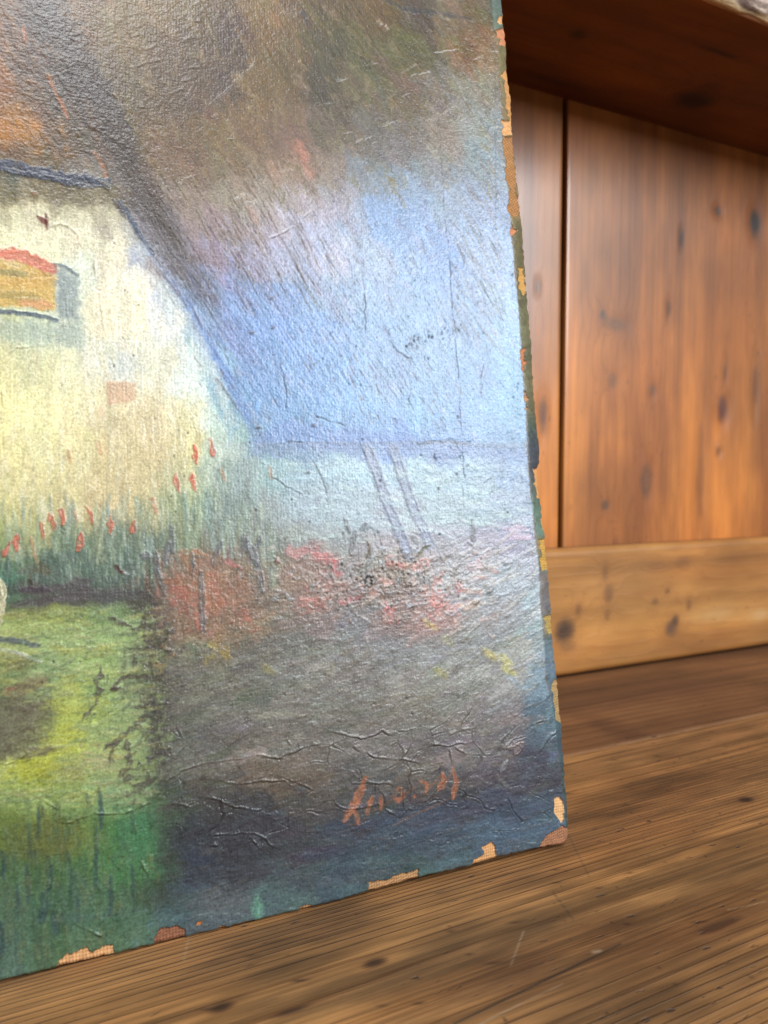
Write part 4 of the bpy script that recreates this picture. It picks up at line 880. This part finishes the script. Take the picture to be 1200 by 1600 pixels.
for i, (pts, c) in enumerate(bare):
    p = newpart('bare_canvas_patch')
    if i >= 14 and i not in (17,):
        pts = [(x_, (lambda b_: b_ + (y_ - b_) * (1.22 if y_ < b_ else 1.0))(float(np.interp(x_, BOT[:, 0], BOT[:, 1])))) for x_, y_ in pts]
    sl, k = poly(pts, None, 0, .8, 900 + i, 3.2, part=p, wl=7)
    PARTk = (PART[sl] == p)
    col = np.array(c, float) / 255
    woven = i in (4, 14, 16, 19) or c == WOV
    tex = (1 - (.34 if woven else .10) * weave[sl]) * (1 + .08 * fbm(X[sl] / 4, Y[sl] / 4, 990 + i, 2))
    cN = col * tex[..., None]
    IMG[sl] = IMG[sl] * (1 - k[..., None]) + cN * k[..., None]
    HGT[sl] = HGT[sl] * (1 - k) + .22 * np.exp(-((k - .12) / .12) ** 2) + k * (-.42 + (.10 if woven else .02) * (weave[sl] - .5))
    rim = np.exp(-((k - .35) / .2) ** 2); IMG[sl] = IMG[sl] * (1 - .35 * rim[..., None]) + .12 * .35 * rim[..., None]  # thin shadow line painted into the colour round each bare patch
IMG = np.clip(IMG, .01, 1)
botY = np.interp(X, BOT[:, 0], BOT[:, 1]); db = botY - Y; dr = outer - X
rub = sstep(.15, .45, vnoise(X / 5, Y / 5, 931) * .6 + .5 * vnoise(X / 17, Y / 17, 933)) * np.maximum((1 - sstep(1, 5.5, db)) * (db > -4), (1 - sstep(.5, 3.5, dr)) * .8)
IMG = IMG * (1 - .8 * rub[..., None]) + np.array([.72, .54, .38]) * .8 * rub[..., None]; HGT -= .12 * rub
# dried-oil craze: small dark fissures and rubbed lights following the brush
ms = [(m_ul, 58), (m_wall, 89), (m_r, -34), (m_low, -14), (np.clip(1 - m_ul - m_wall - m_r - m_low, 0, 1), 70)]
fis = sum(m * vnoise((X * math.cos(math.radians(a)) + Y * math.sin(math.radians(a))) / 5.5, (-X * math.sin(math.radians(a)) + Y * math.cos(math.radians(a))) / 1.35, 870 + i) for i, (m, a) in enumerate(ms))
dens = .55 + .45 * fbm(X / 26, Y / 26, 880, 3)
dk = sstep(.42, .72, fis) * dens; lt = sstep(.42, .75, -fis) * dens
bareM = np.zeros(X.shape, bool)
for q_, (nm_, _) in NAMES.items():
    if nm_.startswith('bare'): bareM |= PART == q_
dk *= 1 - .5 * m_wall; dk *= ~bareM; lt *= ~bareM
IMG = np.clip(IMG * (1 - .26 * dk[..., None]) + (1 - IMG) * (.10 * lt[..., None]), .01, 1)
HGT += (.035 * lt - .045 * dk)
IMG = IMG ** 1.10
satm = 1.12 - .22 * sstep(240, 290, Y)
satm = satm * (1 - .17 * (1 - sstep(260, 300, X)) * sstep(300, 340, Y)) * (1 - .13 * sstep(870, 1000, Y)) * (1 - .10 * sstep(1240, 1290, Y) * sstep(230, 270, X))
g_ = IMG.mean(-1, keepdims=True); satm = satm * (1 - .14 * sstep(850, 880, Y) * (1 - sstep(985, 1020, Y)) * sstep(235, 270, X))
sat = np.where(bareM, 1.0, np.where((Y > 690) & (Y < 880) & (X > 330), .72, satm))[..., None]; IMG = np.clip(g_ + (IMG - g_) * sat, .01, 1)

# ---------------------------------------------------------- the canvas mesh
DS = 0.00030
a_vis = from_design(np.array([-25.]), np.array([800.]))[0][0]
sR = so.max()
sA = np.concatenate([np.linspace(S_LEFT, a_vis, 40)[:-1], np.arange(a_vis, sR, DS)])
sA = (sA - S_LEFT) / (sA[-1] - S_LEFT)
tvis = T_TOPV + 0.006
tA = np.concatenate([np.array([0, .0003]), np.arange(.0006, tvis, DS), np.linspace(tvis, HEIGHT, 60)[1:]])
tA = tA / HEIGHT
A, B = np.meshgrid(sA, tA)
t0 = B * HEIGHT
s_edge = edge_s(t0)
s = S_LEFT + A * (s_edge - S_LEFT)
et = edge_t(s)
t = t0 + et * np.exp(-t0 / 0.03)
s_edge = edge_s(t); s = S_LEFT + A * (s_edge - S_LEFT)
dx_, dy_ = to_design(s, t)
# depth of the turned edge: sample by distance (in plane) from the rim
wi_x = np.interp(INN[:, 1], OUT[:, 1], OUT[:, 0])
si, ti = from_design(INN[:, 0], INN[:, 1]); oi = np.argsort(ti)
s_in = np.interp(t, ti[oi], si[oi])
q = np.clip((s - s_in) / np.maximum(s_edge - s_in, 0.0008), 0, 1)
drop = BEV * q ** 1.6
drop = drop + 0.0016 * np.clip(1 - (t - et) / 0.0013, 0, 1) ** 2           # rolled bottom edge
drop = drop + 0.0012 * np.clip(1 - (s_edge - s) / 0.0012, 0, 1) ** 2
# design coordinates of the real, dropped surface
Pw = P0 + s[..., None] * hv + t[..., None] * up - drop[..., None] * nf - C0
ff = Pw[..., 1] * cp - Pw[..., 2] * sp; uu_ = Pw[..., 1] * sp + Pw[..., 2] * cp
px = 600 + F * Pw[..., 0] / ff; py = 800 - F * uu_ / ff
rx = np.clip(px - RX0, 0, RW - 1.01); ry = np.clip(py - RY0, 0, RH - 1.01)
x0 = rx.astype(int); y0 = ry.astype(int); fx = rx - x0; fy = ry - y0
def samp(a):
    e = (slice(None), slice(None), None) if a.ndim == 3 else (slice(None), slice(None))
    gx, gy = fx[e], fy[e]
    return (a[y0, x0] * (1 - gx) + a[y0, x0 + 1] * gx) * (1 - gy) + (a[y0 + 1, x0] * (1 - gx) + a[y0 + 1, x0 + 1] * gx) * gy
colr = samp(IMG); hh = samp(HGT) * 0.001
inside = (px > RX0 + 2) & (py > RY0 + 2)
hh = hh * inside
verts = np.stack([s, drop - hh, t], -1)
verts[..., 2] = np.maximum(verts[..., 2], 0)
nv, nu = s.shape
I = np.arange(nu * nv).reshape(nv, nu)
quads = np.stack([I[:-1, :-1], I[:-1, 1:], I[1:, 1:], I[1:, :-1]], -1).reshape(-1, 4)
pid = PART[np.round(ry).astype(int), np.round(rx).astype(int)] * inside
fp = np.stack([pid[:-1, :-1], pid[:-1, 1:], pid[1:, 1:], pid[1:, :-1]], -1).reshape(-1, 4).max(1)
vflat = verts.reshape(-1, 3)
colL = lin(colr).reshape(-1, 3)

ALB = 0.93
def paint_mat(name, rough, coat, bumpd, weave_amt):
    m = NT(name)
    c = m.attr('paint').outputs['Color']
    tc = m.n('ShaderNodeTexCoord'); sep = m.n('ShaderNodeSeparateXYZ'); m.l(tc.outputs['Object'], sep.inputs[0])
    wob = m.noise(60, tc.outputs['Object'], 2, .5)
    w2 = m.math('MULTIPLY', wob, 9.0)
    sx = m.math('SINE', m.math('ADD', m.math('MULTIPLY', sep.outputs[0], 2 * math.pi / 0.00105), w2))
    sz = m.math('SINE', m.math('ADD', m.math('MULTIPLY', sep.outputs[2], 2 * math.pi / 0.00115), w2))
    wv = m.math('ADD', m.math('MULTIPLY', sx, .7), m.math('MULTIPLY', sz, .4))
    fine = m.noise(1050, tc.outputs['Object'], 3, .65)
    mid = m.noise(420, tc.outputs['Object'], 3, .6)
    h = m.math('ADD', m.math('MULTIPLY', wv, weave_amt), m.math('ADD', m.math('MULTIPLY', fine, 1.0), m.math('MULTIPLY', mid, 1.2)))
    bp = m.n('ShaderNodeBump'); bp.inputs['Distance'].default_value = bumpd; m.l(h, bp.inputs['Height'])
    m.l(bp.outputs[0], m.b.inputs['Normal'])
    cc = m.mix(1.0, c, (ALB, ALB, ALB), 'MULTIPLY')
    gr = m.ramp(fine, [(0.3, 0.80), (0.7, 1.14)])
    cc = m.mix(1.0, cc, gr, 'MULTIPLY')
    m.l(cc, m.b.inputs['Base Color'])
    patch = m.noise(18, tc.outputs['Object'], 3, .5)
    m.l(m.math('ADD', m.math('MULTIPLY', patch, .22), rough - .11), m.b.inputs['Roughness'])
    m.b.inputs['Specular IOR Level'].default_value = .5
    m.b.inputs['Coat Weight'].default_value = coat; m.b.inputs['Coat Roughness'].default_value = .28
    return m.m
m_paint = paint_mat('varnished_oil_paint', .33, .0, .00013, .06)
m_bare = paint_mat('bare_canvas', .85, 0, .00016, .6)
for i in range(0, PID[0] + 1):
    sel = fp == i
    if not sel.any(): continue
    V_, Q_, A_ = submesh(vflat, quads[sel], {'paint': colL})
    if i == 0: mesh_obj('painted_canvas', V_, Q_, pic, m_paint, A_)
    else:
        nm, lab = NAMES[i]
        o = mesh_obj(nm, V_, Q_, pic, m_bare if nm.startswith('bare') else m_paint, A_)
        if lab: o['label'] = lab

# sides and back of the stretched canvas
m_side = NT('folded_canvas_edge')
sv = m_side.coord((1, 1, 1)); sn = m_side.noise(90, sv, 4, .6)
m_side.l(m_side.ramp(sn, [(0.35, (0.06, 0.09, 0.075)), (0.55, (0.16, 0.15, 0.10)), (0.7, (0.50, 0.34, 0.20))]), m_side.b.inputs['Base Color'])
m_side.b.inputs['Roughness'].default_value = .8
TH = 0.018
loop = np.concatenate([I[0, :], I[1:, -1], I[-1, -2::-1], I[-2:0:-1, 0]])[::1]
step = np.unique(np.concatenate([np.arange(0, len(loop), 4), [0, nu - 1, nu + nv - 2, 2 * nu + nv - 3]])); loop = loop[step]
LV = vflat[loop]; BV = LV.copy(); BV[:, 1] = TH
nL = len(loop); j = np.arange(nL); jn = (j + 1) % nL
qs = np.stack([j, j + nL, jn + nL, jn], -1)
mesh_obj('folded_edge', np.concatenate([LV, BV]), qs, pic, m_side.m, None, None, smooth=False)
# wooden stretcher frame behind
m_str = NT('stretcher_wood'); m_str.l(m_str.ramp(m_str.noise(40, m_str.coord((1, 1, .1)), 3), [(0.3, (0.30, 0.20, 0.11)), (0.7, (0.42, 0.30, 0.17))]), m_str.b.inputs['Base Color'])
def bar(x0, x1, z0, z1):
    y0, y1 = TH - 0.0135, TH - 0.0004
    c = [(x0, y0, z0), (x1, y0, z0), (x1, y0, z1), (x0, y0, z1), (x0, y1, z0), (x1, y1, z0), (x1, y1, z1), (x0, y1, z1)]
    q = np.array([[0, 1, 2, 3], [7, 6, 5, 4], [0, 4, 5, 1], [1, 5, 6, 2], [2, 6, 7, 3], [3, 7, 4, 0]])
    mesh_obj('stretcher_bar', np.array(c), q, pic, m_str.m, smooth=False)
xr = float(s_edge.min()) - .004; xl = S_LEFT + .002; zt = HEIGHT - .002
bar(xl, xl + .04, .006, zt); bar(xr - .04, xr, .006, zt); bar(xl + .0405, xr - .0405, .006, .046); bar(xl + .0405, xr - .0405, zt - .04, zt)
